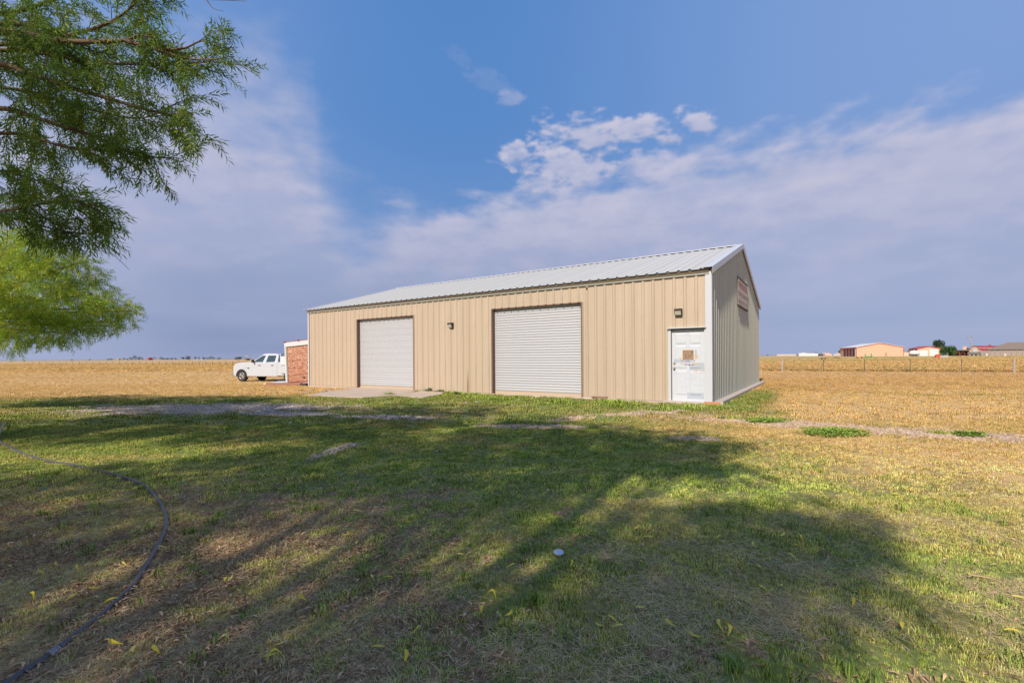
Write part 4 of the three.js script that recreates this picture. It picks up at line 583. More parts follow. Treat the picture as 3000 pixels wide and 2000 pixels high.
// ---------------------------------------------------------------- old box body beside the shop
{
  const g = thing('truck_box', 'white framed cargo box with a peeling red-brown rear door', 'cargo box'), a = atDepth(838, 1126, 27.4);
  g.position.set(a.x, groundY(a.x, a.z) - 0.02, a.z); g.rotation.order = 'YXZ'; g.rotation.y = -WALL_TURN + 0.10; g.rotation.z = 0.055;
  const W = 2.35, H = 2.45, D = 4.4, y0 = 0.08, cream = mat(0.66, 0.65, 0.62, 0.6), pink = mat(0.55, 0.27, 0.24, 0.8);
  part('box_shell', join(span(0.02, 0.07, y0, y0 + H - 0.02, -D, -0.1), span(W - 0.07, W - 0.02, y0, y0 + H - 0.02, -D, -0.1), span(0.02, W - 0.02, y0 + H - 0.02, y0 + H + 0.02, -D, -0.1), span(0.071, W - 0.071, y0, y0 + 0.06, -D, -0.1), span(0.071, W - 0.071, y0 + 0.06, y0 + H - 0.021, -D, -D + 0.05)), cream, g);
  part('post', span(0, 0.11, y0, y0 + H, -0.1, 0.02), M.white, g); part('post', span(W - 0.11, W, y0, y0 + H, -0.1, 0.02), M.white, g); part('post_lining', span(0.111, 0.17, y0 + 0.06, y0 + H - 0.281, -0.09, -0.005), M.eaveGrey, g);
  part('header', rbox(W, 0.28, 0.13, 0.01, W / 2, y0 + H - 0.14, -0.035), M.white, g); part('roof_edge', span(-0.01, W + 0.01, y0 + H + 0.001, y0 + H + 0.03, -0.1, 0.05), mat(0.3, 0.1, 0.1, 0.8), g);
  const peel = (s) => canvasTex(512, 128, (x, w, h) => { x.fillStyle = '#a56a4c'; x.fillRect(0, 0, w, h); for (let i = 0; i < 260; i++) { x.fillStyle = `rgba(${140 + rnd() * 45 | 0},${84 + rnd() * 40 | 0},${58 + rnd() * 34 | 0},0.6)`; x.fillRect(rnd() * w, rnd() * h, 8 + rnd() * 40, 2 + rnd() * 8); } for (let i = 0; i < 260 + s * 60; i++) { x.fillStyle = `rgba(${205 + rnd() * 30 | 0},${185 + rnd() * 30 | 0},${175 + rnd() * 25 | 0},${0.3 + rnd() * 0.6})`; x.beginPath(); x.ellipse(rnd() * w, rnd() * h, 2 + rnd() * 11, 1 + rnd() * 4, rr(-0.4, 0.2), 0, 7); x.fill(); } });
  const np = 5, ph = (H - 0.28 - 0.1) / np; for (let i = 0; i < np; i++) part('door_panel', span(0.172, W - 0.115, y0 + 0.1 + i * ph, y0 + 0.1 + (i + 1) * ph - 0.012, -0.075, -0.04), mat(0.9, 0.9, 0.9, 0.9, { map: peel(i === np - 1 ? 4 : i) }), g);
  part('sill', span(0.112, W - 0.112, y0 - 0.02, y0 + 0.06, -0.1, 0.06), pink, g); part('latch', join(span(1.45, 1.62, y0 + 0.32, y0 + 0.36, -0.039, 0.0), span(1.5, 1.56, y0 + 0.24, y0 + 0.32, -0.039, -0.01)), M.dark, g); part('latch_hole', cyl(0.035, 0.035, 0.01, 12).rotateX(Math.PI / 2).translate(0.62, y0 + 1.3, -0.036), M.black, g);
  for (const x of [0.1, 1.3, W - 0.15]) part('marker_light', rbox(0.13, 0.06, 0.05, 0.01, x, y0 + H + 0.03, 0.075), mat(0.35, 0.02, 0.03, 0.35), g);
  part('skid', span(0.2, 0.42, -0.3, y0 - 0.021, -D + 0.3, -0.2), M.weathered, g); part('skid', span(W - 0.45, W - 0.2, -0.3, y0 - 0.021, -D + 0.3, -0.2), M.weathered, g);
  const at = (px, py, dd) => { const p = atDepth(px, py, dd); p.y = groundY(p.x, p.z); return p; };
  const b = single('timber_beam', rbox(2.2, 0.17, 0.2, 0.012), mat(0.30, 0.15, 0.11, 0.9), 'reddish brown timber beam lying before the cargo box', 'beam'), q = at(832, 1132, 26.3); b.position.set(q.x, q.y + 0.08, q.z); b.rotation.y = -0.18;
  const s = single('metal_sheet', rbox(1.1, 0.05, 1.2, 0.01), mat(0.62, 0.66, 0.70, 0.5), 'pale sheet panel lying on the ground left of the cargo box', 'panel'), q2 = at(815, 1124, 27.5); s.position.set(q2.x, q2.y + 0.15, q2.z); s.rotation.set(0.06, -0.3, 0.04);
  const k = single('support_block', rbox(0.45, 0.16, 0.3, 0.01), M.dark, 'dark block under the right corner of the cargo box', 'block'), q3 = at(893, 1136, 25.7); k.position.set(q3.x, q3.y + 0.06, q3.z); k.rotation.y = -0.4;
  const j = thing('jack_stand', 'black trailer jack with crossbar handle beside the pickup bed', 'jack'), q4 = at(832, 1106, 30); j.position.copy(q4); part('post', cyl(0.035, 0.04, 0.62, 10).translate(0, 0.31, 0), M.dark, j); part('handle', span(-0.16, 0.14, 0.62, 0.66, -0.02, 0.02), M.dark, j); part('foot', cyl(0.1, 0.12, 0.04, 14).translate(0, 0.02, 0), M.dark, j);
}
// ---------------------------------------------------------------- pickup
{
  const g = thing('pickup_truck', 'white crew cab pickup truck parked behind the cargo box', 'pickup truck'), a = footAt(711, 34);
  const paint = new THREE.MeshPhysicalMaterial({ color: new THREE.Color().setRGB(0.49, 0.52, 0.57), roughness: 0.35, clearcoat: 0.7, clearcoatRoughness: 0.08 }), glass = new THREE.MeshPhysicalMaterial({ color: new THREE.Color().setRGB(0.03, 0.06, 0.07), roughness: 0.05, metalness: 0, clearcoat: 1, clearcoatRoughness: 0.03 }), rubber = mat(0.025, 0.024, 0.023, 0.85), trim = mat(0.04, 0.04, 0.045, 0.6), chrome = mat(0.7, 0.7, 0.72, 0.2, { metalness: 0.9 }), gap = mat(0.05, 0.05, 0.05, 0.9);
  g.rotation.y = Math.PI - 0.284; const off = V(0, 0, 0.86).applyAxisAngle(V(0, 1, 0), g.rotation.y); g.position.set(a.x + off.x, a.y, a.z + off.z);
  // local: x forward from the front axle, y up, -z the driver's side
  const HW = 0.99, extr = (pts, half, bevel = 0.05) => { const s = new THREE.Shape(pts.map(([x, y]) => new THREE.Vector2(x, y))); return new THREE.ExtrudeGeometry(s, { depth: 2 * (half - bevel), bevelEnabled: true, bevelSize: bevel * 0.8, bevelThickness: bevel, bevelSegments: 3, curveSegments: 10 }).translate(0, 0, -(half - bevel)); };
  const arch = (cx, r, n = 10) => { const p = []; for (let i = 0; i <= n; i++) { const t = Math.PI * i / n; p.push([cx + r * Math.cos(t), 0.40 + r * Math.sin(t)]); } return p; };
  const lower = [[-3.12, 0.42], [-3.12, 1.33], [-0.95, 1.36], [-0.7, 1.36], [0.3, 1.30], [0.62, 1.22], [0.72, 1.08], [0.74, 0.72], [0.70, 0.46], [0.53, 0.42], ...arch(0, 0.5).filter(([x]) => x < 0.53), [-0.5, 0.42]];
  part('body', extr(lower, HW, 0.07), paint, g);
  // greenhouse with inclined sides
  const cabPts = [[-3.1, 1.34], [-3.05, 1.86], [-2.9, 1.95], [-2.0, 1.97], [-1.75, 1.93], [-0.85, 1.37]], cg = extr(cabPts, 0.93, 0.06), cp = cg.attributes.position; for (let i = 0; i < cp.count; i++) { const y = cp.getY(i); cp.setZ(i, cp.getZ(i) * (1 - 0.2 * clamp((y - 1.34) / 0.62))); } cg.computeVertexNormals(); part('cab', cg, paint, g);
  const zAt = (y) => 0.935 * (1 - 0.2 * clamp((y - 1.34) / 0.62)) + 0.004;
  const pane = (pts, s) => { const pos = []; for (const [x, y] of pts) pos.push(x, y, s * zAt(y)); const idx = []; for (let i = 1; i < pts.length - 1; i++) idx.push(0, s > 0 ? i : i + 1, s > 0 ? i + 1 : i); const q = new THREE.BufferGeometry(); q.setAttribute('position', new THREE.Float32BufferAttribute(pos, 3)); q.setIndex(idx); q.computeVertexNormals(); q.setAttribute('uv', new THREE.Float32BufferAttribute(new Float32Array(pos.length / 3 * 2), 2)); return q; };
  for (const s of [-1, 1]) {
    part('side_window', pane([[-1.02, 1.40], [-1.83, 1.40], [-2.0, 1.87], [-1.72, 1.87], [-1.3, 1.62]], s), glass, g); part('side_window', pane([[-2.12, 1.40], [-2.88, 1.42], [-2.92, 1.87], [-2.22, 1.87]], s), glass, g);
    for (const x of [-1.9, -2.98]) part('door_seam', span(x - 0.006, x + 0.006, 0.5, 1.36, 0, 0.004), gap, g, [0, 0, s * (HW - 0.001)]); part('door_seam', span(-0.78, -0.768, 0.5, 1.34, 0, 0.004), gap, g, [0, 0, s * (HW - 0.001)]);
    for (const x of [-1.62, -2.75]) part('door_handle', rbox(0.22, 0.045, 0.04, 0.012, x, 1.17, s * (HW + 0.01)), trim, g);
    part('side_mirror', join(rbox(0.12, 0.22, 0.2, 0.03, -1.14, 1.48, s * 1.1), rbox(0.06, 0.05, 0.14, 0.01, -1.12, 1.39, s * 1.0)), trim, g); part('badge', join(rbox(0.18, 0.07, 0.012, 0.004, -0.62, 0.97, s * (HW + 0.004)), rbox(0.05, 0.04, 0.012, 0.004, -0.36, 0.97, s * (HW + 0.004))), trim, g);
    const fl = arch(0, 0.5, 14), fi = arch(0, 0.455, 14).reverse(); part('fender_flare', new THREE.ExtrudeGeometry(new THREE.Shape([...fl, ...fi].map(([x, y]) => new THREE.Vector2(x, y))), { depth: 0.05, bevelEnabled: false }).translate(0, 0, s > 0 ? HW - 0.03 : -HW - 0.02), trim, g);
    part('headlight', rbox(0.1, 0.2, 0.3, 0.04, 0.715, 1.04, s * 0.78), mat(0.6, 0.55, 0.5, 0.2), g); part('rocker', rbox(2.3, 0.06, 0.05, 0.01, -1.85, 0.47, s * (HW - 0.03)), mat(0.4, 0.36, 0.33, 0.6), g);
  }
  part('windshield', (() => { const q = new THREE.BufferGeometry(), p = [[-0.93, 1.40, 0.8], [-0.93, 1.40, -0.8], [-1.66, 1.88, -0.68], [-1.66, 1.88, 0.68]]; q.setAttribute('position', new THREE.Float32BufferAttribute(p.flatMap(([x, y, z]) => [x + 0.045, y + 0.035, z]), 3)); q.setIndex([0, 1, 2, 0, 2, 3]); q.computeVertexNormals(); q.setAttribute('uv', new THREE.Float32BufferAttribute(new Float32Array(8), 2)); return q; })(), glass, g);
  part('front_bumper', rbox(0.22, 0.36, 1.96, 0.06, 0.80, 0.55, 0), chrome, g); part('grille', rbox(0.05, 0.3, 1.2, 0.02, 0.745, 0.98, 0), trim, g); part('rear_bumper', rbox(0.18, 0.2, 1.9, 0.03, -5.7, 0.62, 0), chrome, g);
  part('bed', extr([[-3.2, 0.46], [-3.2, 1.36], [-5.6, 1.36], [-5.6, 0.6], [-4.91, 0.46], ...arch(-4.35, 0.5, 10).reverse().filter(([x]) => x > -4.85 && x < -3.85), [-3.85, 0.46]], HW, 0.05), paint, g);
  part('chassis', span(-5.5, 0.5, 0.36, 0.52, -0.5, 0.5), gap, g); part('toolbox', rbox(0.5, 0.34, 1.7, 0.03, -3.62, 1.55, 0), trim, g);
  for (const s of [-1, 1]) { part('rack_post', rbox(0.07, 0.6, 0.07, 0.01, -3.32, 1.66, s * 0.8), paint, g); } part('rack_bar', rbox(0.07, 0.07, 1.67, 0.01, -3.32, 1.97, 0), paint, g); part('rack_bar', rbox(2.0, 0.07, 0.06, 0.01, -4.37, 1.86, -0.8), trim, g); part('side_panel', rbox(0.55, 0.62, 0.03, 0.01, -3.78, 1.5, -1.03), mat(0.6, 0.6, 0.61, 0.6), g); part('antenna', cyl(0.008, 0.008, 0.35, 5).translate(-2.7, 2.1, 0.2), trim, g);
  for (const [x, s] of [[0, -1], [0, 1], [-4.35, -1], [-4.35, 1]]) {
    const w = sub('wheel', g, [x, 0.405, s * 0.86]);
    part('tyre', new THREE.LatheGeometry([[0.24, -0.12], [0.36, -0.135], [0.395, -0.11], [0.405, -0.06], [0.405, 0.06], [0.395, 0.11], [0.36, 0.135], [0.24, 0.12]].map(([r, y]) => new THREE.Vector2(r, y)), 28).rotateX(Math.PI / 2), rubber, w);
    const rim = [new THREE.TorusGeometry(0.225, 0.025, 8, 24).translate(0, 0, s * 0.11), cyl(0.07, 0.075, 0.06, 14).rotateX(Math.PI / 2).translate(0, 0, s * 0.1)]; for (let k = 0; k < 8; k++) rim.push(rbox(0.17, 0.05, 0.03, 0.008, 0.14, 0, 0).rotateZ(k * Math.PI / 4).translate(0, 0, s * 0.095)); part('rim', join(rim), chrome, w); part('brake_disc', cyl(0.23, 0.23, 0.03, 20).rotateX(Math.PI / 2).translate(0, 0, s * 0.02), gap, w);
  }
}
// ---------------------------------------------------------------- fences and what stands beyond
{
  const g = thing('wire_fence', 'wire field fence on thin posts along the dry field', 'fence'), posts = [[2130, 1086, 0.035, 0], [2293, 1087, 0.075, 1], [2414, 1087.5, 0.028, 0], [2533.5, 1088.3, 0.028, 0], [2668, 1089.2, 0.028, 0], [2818.6, 1090.6, 0.028, 0], [2973, 1091.5, 0.075, 1], [3160, 1093, 0.028, 0]];
  const wood = mat(0.36, 0.31, 0.28, 0.9), rust = mat(0.15, 0.11, 0.09, 0.8), feet = posts.map(([x, y]) => { const t = (x - 2293) / (2973 - 2293); return onGround(x, y); });
  posts.forEach(([, , r, w], i) => part('post', cyl(r * 0.92, r, 1.28, w ? 10 : 6).translate(0, 0.42, 0), w ? wood : rust, g, feet[i].toArray()));
  const wires = []; for (const h of [0.08, 0.24, 0.4, 0.56, 0.74, 0.98]) for (let i = 0; i < feet.length - 1; i++) wires.push(bar(feet[i].clone().add(V(0, h, 0.03)), feet[i + 1].clone().add(V(0, h, 0.03)), 0.004, 4)); 
  wires.forEach((w) => part('wire', w, rust, g));
  const stays = []; for (let i = 0; i < feet.length - 1; i++) for (let k = 1; k < 18; k++) { const p = feet[i].clone().lerp(feet[i + 1], k / 18); stays.push(bar(p.clone().add(V(0, 0.08, 0.03)), p.clone().add(V(0, 0.74, 0.03)), 0.0025, 3)); } const st = part('wire_mesh', join(stays), rust, g); st.userData.kind = 'stuff';
}
{
  const g = thing('wire_fence', 'far wire fence with many thin posts across the golden field', 'fence'), rust = mat(0.16, 0.12, 0.1, 0.9), feet = [];
  for (let i = 0; i < 34; i++) { const f = footAt(95 + i * 19.5, lerp(190, 112, i / 33)); feet.push(f); part('post', cyl(0.05, 0.055, 1.35, 5).translate(0, 0.5, 0), rust, g, f.toArray()); }
  for (const h of [0.5, 0.95]) for (let i = 0; i < feet.length - 1; i++) part('wire', bar(feet[i].clone().add(V(0, h, 0)), feet[i + 1].clone().add(V(0, h, 0)), 0.012, 3), rust, g);
}
const F = { tan: mat(0.58, 0.385, 0.26, 0.8), tanB: mat(0.58, 0.39, 0.26, 0.8), red: mat(0.42, 0.055, 0.06, 0.6), redRoof: mat(0.36, 0.045, 0.07, 0.5), white: mat(0.60, 0.60, 0.61, 0.6), grey: mat(0.42, 0.40, 0.38, 0.8), shingle: mat(0.20, 0.155, 0.125, 0.95), brick: mat(0.47, 0.18, 0.105, 0.9), boards: [mat(0.33, 0.27, 0.24, 0.95), mat(0.29, 0.24, 0.215, 0.95), mat(0.36, 0.295, 0.26, 0.95)], dark: mat(0.05, 0.045, 0.045, 0.9), sideTan: mat(0.42, 0.31, 0.22, 0.8), green: mat(0.03, 0.22, 0.05, 0.6), orange: mat(0.6, 0.26, 0.04, 0.7), blue: mat(0.5, 0.58, 0.68, 0.6), pinkHouse: mat(0.62, 0.45, 0.38, 0.8) };
const facing = (p) => Math.atan2(-p.x, -p.z);                          // turn that makes +z look to the origin
// a gabled hall: width along x, depth back along -z, gable to the front
function hall(name, label, px, depth, w, len, eave, ridge, turn, wall, roofM, trimM, base = -0.3) {
  const g = thing(name, label, 'building'), f = footAt(px, depth); g.position.copy(f); g.rotation.y = facing(f) + turn;
  const s = new THREE.Shape([[-w / 2, base], [w / 2, base], [w / 2, eave], [0, ridge], [-w / 2, eave]].map(([x, y]) => new THREE.Vector2(x, y)));
  part('walls', new THREE.ExtrudeGeometry(s, { depth: len, bevelEnabled: false }).translate(0, 0, -len), wall, g);
  const a = Math.atan2(ridge - eave, w / 2), sl = Math.hypot(ridge - eave, w / 2) + 0.25;
  for (const k of [-1, 1]) { part('roof', mirror(span(0, sl, 0.02, 0.14, -len - 0.25, 0.22).rotateZ(-a), k, 1, 1).translate(0, ridge, 0), roofM, g); if (trimM) part('rake_trim', mirror(span(0, sl, -0.16, 0.018, 0.02, 0.2).rotateZ(-a), k, 1, 1).translate(0, ridge, 0.02), trimM, g); if (trimM) part('corner_trim', span(k > 0 ? w / 2 - 0.12 : -w / 2 - 0.04, k > 0 ? w / 2 + 0.04 : -w / 2 + 0.12, base, eave - 0.1, -0.1, 0.05), trimM, g); }
  return g;
}
{
  const b = hall('metal_barn', 'large tan metal barn with red trim and open left bays', 2578, 190, 15.9, 22, 3.75, 5.45, 0.30, F.tan, F.white, F.red);
  for (const z of [-2, -6, -10, -14]) { part('bay_opening', span(-8.02, -7.9, 0, 3.1, z - 2.4, z), F.dark, b); part('bay_post', span(-8.12, -8.021, -0.2, 3.7, z - 2.75, z - 2.45), F.red, b); }
  part('eave_band', span(-8.15, -8.021, 3.3, 3.72, -22, -0.3), F.red, b); part('bay_post', span(-8.12, -8.021, 0, 3.6, -0.9, -0.5), F.white, b);
  const c = hall('garage', 'small tan garage with two white doors and red trim', 2722, 188, 7.3, 9, 3.05, 3.95, 0.32, F.tan, F.redRoof, F.red);
  part('garage_door', span(-3.0, -0.35, -0.1, 2.3, 0.02, 0.1), F.white, c); part('garage_door', span(0.25, 3.0, -0.1, 2.75, 0.02, 0.1), F.white, c); part('door_trim', join(span(-0.34, 0.24, -0.1, 2.8, 0.02, 0.07)), F.tanB, c);
  hall('low_shed', 'long low tan shed between the red-trimmed barn and garage', 2652, 205, 9, 5, 1.5, 1.9, 0.1, F.pinkHouse, F.grey, null);
  const t = thing('tank_trailer', 'white rounded tank trailer beside the small garage', 'trailer'), f = footAt(2680, 180); t.position.copy(f); t.rotation.y = facing(f) + 0.15; part('tank', new THREE.CapsuleGeometry(0.85, 1.5, 8, 18).rotateZ(Math.PI / 2).translate(0, 1.25, 0), F.white, t); part('dome', cyl(0.3, 0.35, 0.25, 12).translate(0, 2.15, 0), F.white, t); part('chassis', span(-1.5, 1.6, 0.3, 0.45, -0.6, 0.6), F.dark, t); for (const x of [-0.5, 0.5]) part('wheel', cyl(0.32, 0.32, 0.25, 14).rotateX(Math.PI / 2).translate(x, 0.3, 0.6), F.dark, t);
}
{ // barn with a raised middle under red roofs
  const g = thing('monitor_barn', 'tan raised-centre barn with dark red stepped roofs', 'building'), f = footAt(2858, 205); g.position.copy(f); g.rotation.y = facing(f) - 0.62;
  const gable = new THREE.Shape([[-3.6, -0.3], [3.6, -0.3], [3.6, 1.9], [1.3, 3.15], [1.3, 3.7], [0, 4.25], [-1.3, 3.7], [-1.3, 3.15], [-3.6, 1.9]].map(([x, y]) => new THREE.Vector2(x, y)));
  part('walls', new THREE.ExtrudeGeometry(gable, { depth: 16, bevelEnabled: false }).translate(0, 0, -16), F.tan, g);
  for (const k of [-1, 1]) { part('upper_roof', mirror(span(0, 1.6, 0.02, 0.1, -16.2, 0.25).rotateZ(-0.4), k, 1, 1).translate(0, 4.27, 0), F.redRoof, g); part('lower_roof', mirror(span(0, 2.75, 0.02, 0.1, -16.2, 0.25).rotateZ(-0.497), k, 1, 1).translate(k * 1.31, 3.15, 0), F.redRoof, g); }
  part('door', span(-0.75, 0.75, 0, 3.0, 0.02, 0.1), F.blue, g); part('cupola', span(-0.3, 0.3, 4.2, 4.7, -8.3, -7.7), F.redRoof, g);
}
{ // house with a hipped roof
  const g = thing('brick_house', 'red brick house under a brown hipped shingle roof', 'house'), f = footAt(2985, 168); g.position.copy(f); g.rotation.y = facing(f) - 0.15;
  part('walls', span(-7.5, 14, -0.2, 2.3, -9, 0), F.brick, g);
  const hip = new THREE.BufferGeometry(), v = [[-8.3, 2.2, 0.8], [14.8, 2.2, 0.8], [14.8, 2.2, -9.8], [-8.3, 2.2, -9.8], [-3.3, 4.9, -4.5], [10, 4.9, -4.5]], t = [[0, 1, 5], [0, 5, 4], [2, 3, 4], [2, 4, 5], [3, 0, 4], [1, 2, 5], [0, 3, 2], [0, 2, 1]]; hip.setAttribute('position', new THREE.Float32BufferAttribute(t.flat().flatMap((i) => v[i]), 3)); hip.computeVertexNormals(); hip.setAttribute('uv', new THREE.Float32BufferAttribute(new Float32Array(t.length * 6), 2)); part('roof', hip, F.shingle, g);
  part('fascia', span(-8.3, 14.8, 2.0, 2.198, 0.7, 0.8), F.dark, g); part('window', span(-7.2, -4.6, 0.8, 2.0, 0.01, 0.06), F.dark, g); part('porch', span(-9.4, -7.51, -0.2, 2.0, -6, -0.5), F.dark, g);
}
{ // privacy fence of single boards
  const g = thing('privacy_fence', 'weathered grey board privacy fence before the brick house', 'fence'), a = footAt(2871, 163), b = footAt(3030, 155), n = 110, dir = b.clone().sub(a), L2 = dir.length(), turn = Math.atan2(-dir.z, dir.x), bg = box(L2 / n * 0.93, 1.8, 0.025, 0, 0.85, 0);
  for (let i = 0; i < n; i++) { const p = a.clone().lerp(b, (i + 0.5) / n), m = part('board', bg, F.boards[(i * 7 + (i >> 3)) % 3], g, [p.x, groundY(p.x, p.z), p.z], [0, turn, 0]); m.scale.y = rr(0.97, 1.03); }
  for (let i = 0; i <= 10; i++) { const p = a.clone().lerp(b, i / 10); part('post', box(0.11, 2.0, 0.09, 0, 0.95, 0.07), F.boards[1], g, [p.x, groundY(p.x, p.z), p.z], [0, turn, 0]); }
  const d = thing('stock_trailer', 'dark low trailer parked at the end of the board fence', 'trailer'), f = footAt(2856, 164); d.position.copy(f); d.rotation.y = facing(f); part('body', span(-1.7, 1.7, 0.35, 1.35, -0.8, 0.8), F.dark, d); for (let i = 0; i < 4; i++) part('rail', span(-1.72, 1.72, 0.45 + i * 0.24, 0.52 + i * 0.24, 0.81, 0.86), F.grey, d); for (const x of [-0.6, 0.4]) part('wheel', cyl(0.33, 0.33, 0.2, 12).rotateX(Math.PI / 2).translate(x, 0.33, 0.82), M.black, d);
}
{ // open shelter, chimney, windmill
  const g = thing('open_shelter', 'dark open shelter with low roof behind the green trees', 'shelter'), f = footAt(2812, 192); g.position.copy(f); g.rotation.y = facing(f); part('roof', join(span(-3.2, 3.0, 0, 0.15, -4, 0.6).rotateX(0.06).translate(0, 2.1, 0)), F.shingle, g); for (const x of [-3, 0, 2.8]) part('post', span(x - 0.1, x + 0.1, -0.2, 2.1, -0.1, 0.1), F.redRoof, g); part('back_wall', span(-3, 2.8, -0.2, 2.1, -3.9, -3.8), F.dark, g);
  const r = single('round_culvert', new THREE.TorusGeometry(0.62, 0.1, 8, 24), mat(0.25, 0.07, 0.06, 0.8), 'round red-rimmed opening standing under the open shelter', 'ring'), q = footAt(2822, 188); r.position.copy(q); r.position.y += 0.72; r.rotation.y = facing(q);
  const c = thing('brick_chimney', 'square tan brick tower rising behind the open shelter', 'chimney'), e = footAt(2828, 200); c.position.copy(e); c.rotation.y = facing(e); part('stack', span(-0.55, 0.55, -0.2, 3.9, -0.55, 0.55), F.tan, c); part('cap', span(-0.62, 0.62, 3.901, 4.05, -0.62, 0.62), F.tanB, c);
  const w = thing('windmill', 'lattice windmill tower with small wheel above the barns', 'windmill'), k = footAt(2845, 240); w.position.copy(k); w.rotation.y = facing(k) + 0.9; const steel = mat(0.30, 0.30, 0.32, 0.6), H = 8.4, leg = (x, z) => bar(V(x * 0.95, -0.2, z * 0.95), V(x * 0.14, H, z * 0.14), 0.05, 5);
  for (const [x, z] of [[-1, -1], [1, -1], [1, 1], [-1, 1]]) part('leg', leg(x, z), steel, w); for (let i = 1; i < 7; i++) { const t = i / 7, s = lerp(0.95, 0.14, t), s2 = lerp(0.95, 0.14, t - 1 / 7), y = t * H, y2 = (t - 1 / 7) * H; part('brace', join(bar(V(-s, y, s), V(s, y, s), 0.03, 4), bar(V(-s2, y2, s2), V(s, y, s), 0.025, 4), bar(V(s, y, s), V(s, y, -s), 0.03, 4), bar(V(-s, y, s), V(-s, y, -s), 0.03, 4)), steel, w); }
  const hub = sub('wheel', w, [0, H + 0.5, 0.25]); for (let i = 0; i < 12; i++) part('blade', box(0.2, 0.75, 0.02, 0, 0.62, 0).rotateY(0.5).rotateZ(i * Math.PI / 6), steel, hub); part('hub', cyl(0.14, 0.14, 0.3, 10).rotateX(Math.PI / 2), steel, hub); part('tail_vane', join(span(-0.02, 0.02, -0.4, 0.5, -1.9, -1.1), span(-0.03, 0.03, -0.03, 0.03, -1.1, 0)).translate(0, H + 0.6, 0), steel, w);
}
{ // farm gear in the field
  const put = (name, label, cat, px, depth, turn = 0) => { const g = thing(name, label, cat), f = footAt(px, depth); g.position.copy(f); g.rotation.y = facing(f) + turn; return g; };
  let g = put('hay_feeder', 'green U-shaped metal farm implement standing in the field', 'implement', 2546, 126); part('beam', span(-0.85, 0.85, 0.25, 0.55, -0.2, 0.2), F.green, g); part('upright', span(-0.85, -0.65, 0.551, 1.2, -0.15, 0.15), F.green, g); part('upright', span(0.45, 0.65, 0.551, 1.25, -0.15, 0.15), F.green, g); part('arm', span(0.46, 0.95, 1.251, 1.35, -0.1, 0.1), F.grey, g); for (const x of [-0.7, 0.6]) part('leg', span(x - 0.08, x + 0.08, -0.1, 0.249, -0.35, 0.35), F.green, g);
  g = put('tiller', 'low orange farm implement lying beside the green one', 'implement', 2519, 126); part('frame', join(rbox(1.3, 0.18, 0.4, 0.04, 0, 0.35, 0), rbox(0.25, 0.3, 0.3, 0.05, 0.1, 0.5, 0)), F.orange, g); for (const x of [-0.5, 0.5]) part('wheel', cyl(0.2, 0.2, 0.1, 12).rotateX(Math.PI / 2).translate(x, 0.2, 0.2), F.dark, g);
  g = put('trestle', 'brown A-frame trestle standing before the tan barn', 'trestle', 2597, 140); for (const s of [-1, 1]) part('leg', join(bar(V(s * 0.35, -0.1, 0.3), V(s * 0.06, 1.15, 0), 0.06, 5), bar(V(s * 0.35, -0.1, -0.3), V(s * 0.06, 1.15, 0), 0.06, 5)), M.rust, g); part('top_beam', rbox(0.35, 0.14, 0.3, 0.02, 0, 1.2, 0), M.rust, g);
  g = put('red_drum', 'bright red round drum lying before the garage', 'drum', 2747, 120, 0.2); part('shell', cyl(0.46, 0.46, 0.9, 20).rotateX(Math.PI / 2).translate(0, 0.42, 0), mat(0.5, 0.07, 0.03, 0.6), g); part('rim', new THREE.TorusGeometry(0.45, 0.03, 6, 20).translate(0, 0.42, 0.45), mat(0.42, 0.05, 0.03, 0.6), g);
  g = put('pale_pipe', 'long pale blue pipe lying beside the red drum', 'pipe', 2763, 120, 0.1); part('pipe', cyl(0.13, 0.13, 2.0, 12).rotateZ(Math.PI / 2).translate(0, 0.25, 0), F.blue, g); part('collar', cyl(0.16, 0.16, 0.2, 12).rotateZ(Math.PI / 2).translate(0.95, 0.25, 0), F.white, g);
  g = put('flat_trailer', 'rusty low flatbed trailer standing in the golden field', 'trailer', 2413, 118); part('deck', span(-1.1, 1.1, 0.22, 0.32, -0.8, 0.8), M.rust, g); for (const x of [-1.05, 1.0]) part('stake', span(x - 0.03, x + 0.03, 0.321, 0.95, 0.7, 0.78), M.rust, g); part('top_rail', span(-1.08, 1.03, 0.951, 1.0, 0.71, 0.77), M.rust, g); for (const x of [-0.3, 0.4]) part('wheel', cyl(0.22, 0.22, 0.15, 12).rotateX(Math.PI / 2).translate(x, 0.2, 0.85), F.dark, g);
  const mg = new THREE.SphereGeometry(1, 16, 8, 0, 6.284, 0, 1.6), mp = mg.attributes.position; for (let i = 0; i < mp.count; i++) { const n = 1 + 0.3 * noise(mp.getX(i) * 2 + 4, mp.getZ(i) * 2); mp.setXYZ(i, mp.getX(i) * 0.9 * n, mp.getY(i) * 0.4 * n, mp.getZ(i) * 0.7 * n); } mg.computeVertexNormals(); const md = single('brush_pile', mg, mat(0.17, 0.11, 0.07, 0.95), 'low dark brush pile in the golden field', 'brush pile'); md.position.copy(footAt(2452, 130));
  for (const [x, l] of [[2892, 'small white barrel before the board fence near the stock trailer'], [2946, 'small white barrel before the board fence near the wooden post']]) { const b = single('barrel', cyl(0.25, 0.25, 0.75, 12).translate(0, 0.37, 0), F.white, l, 'barrel'); b.position.copy(footAt(x, 158)); }
}
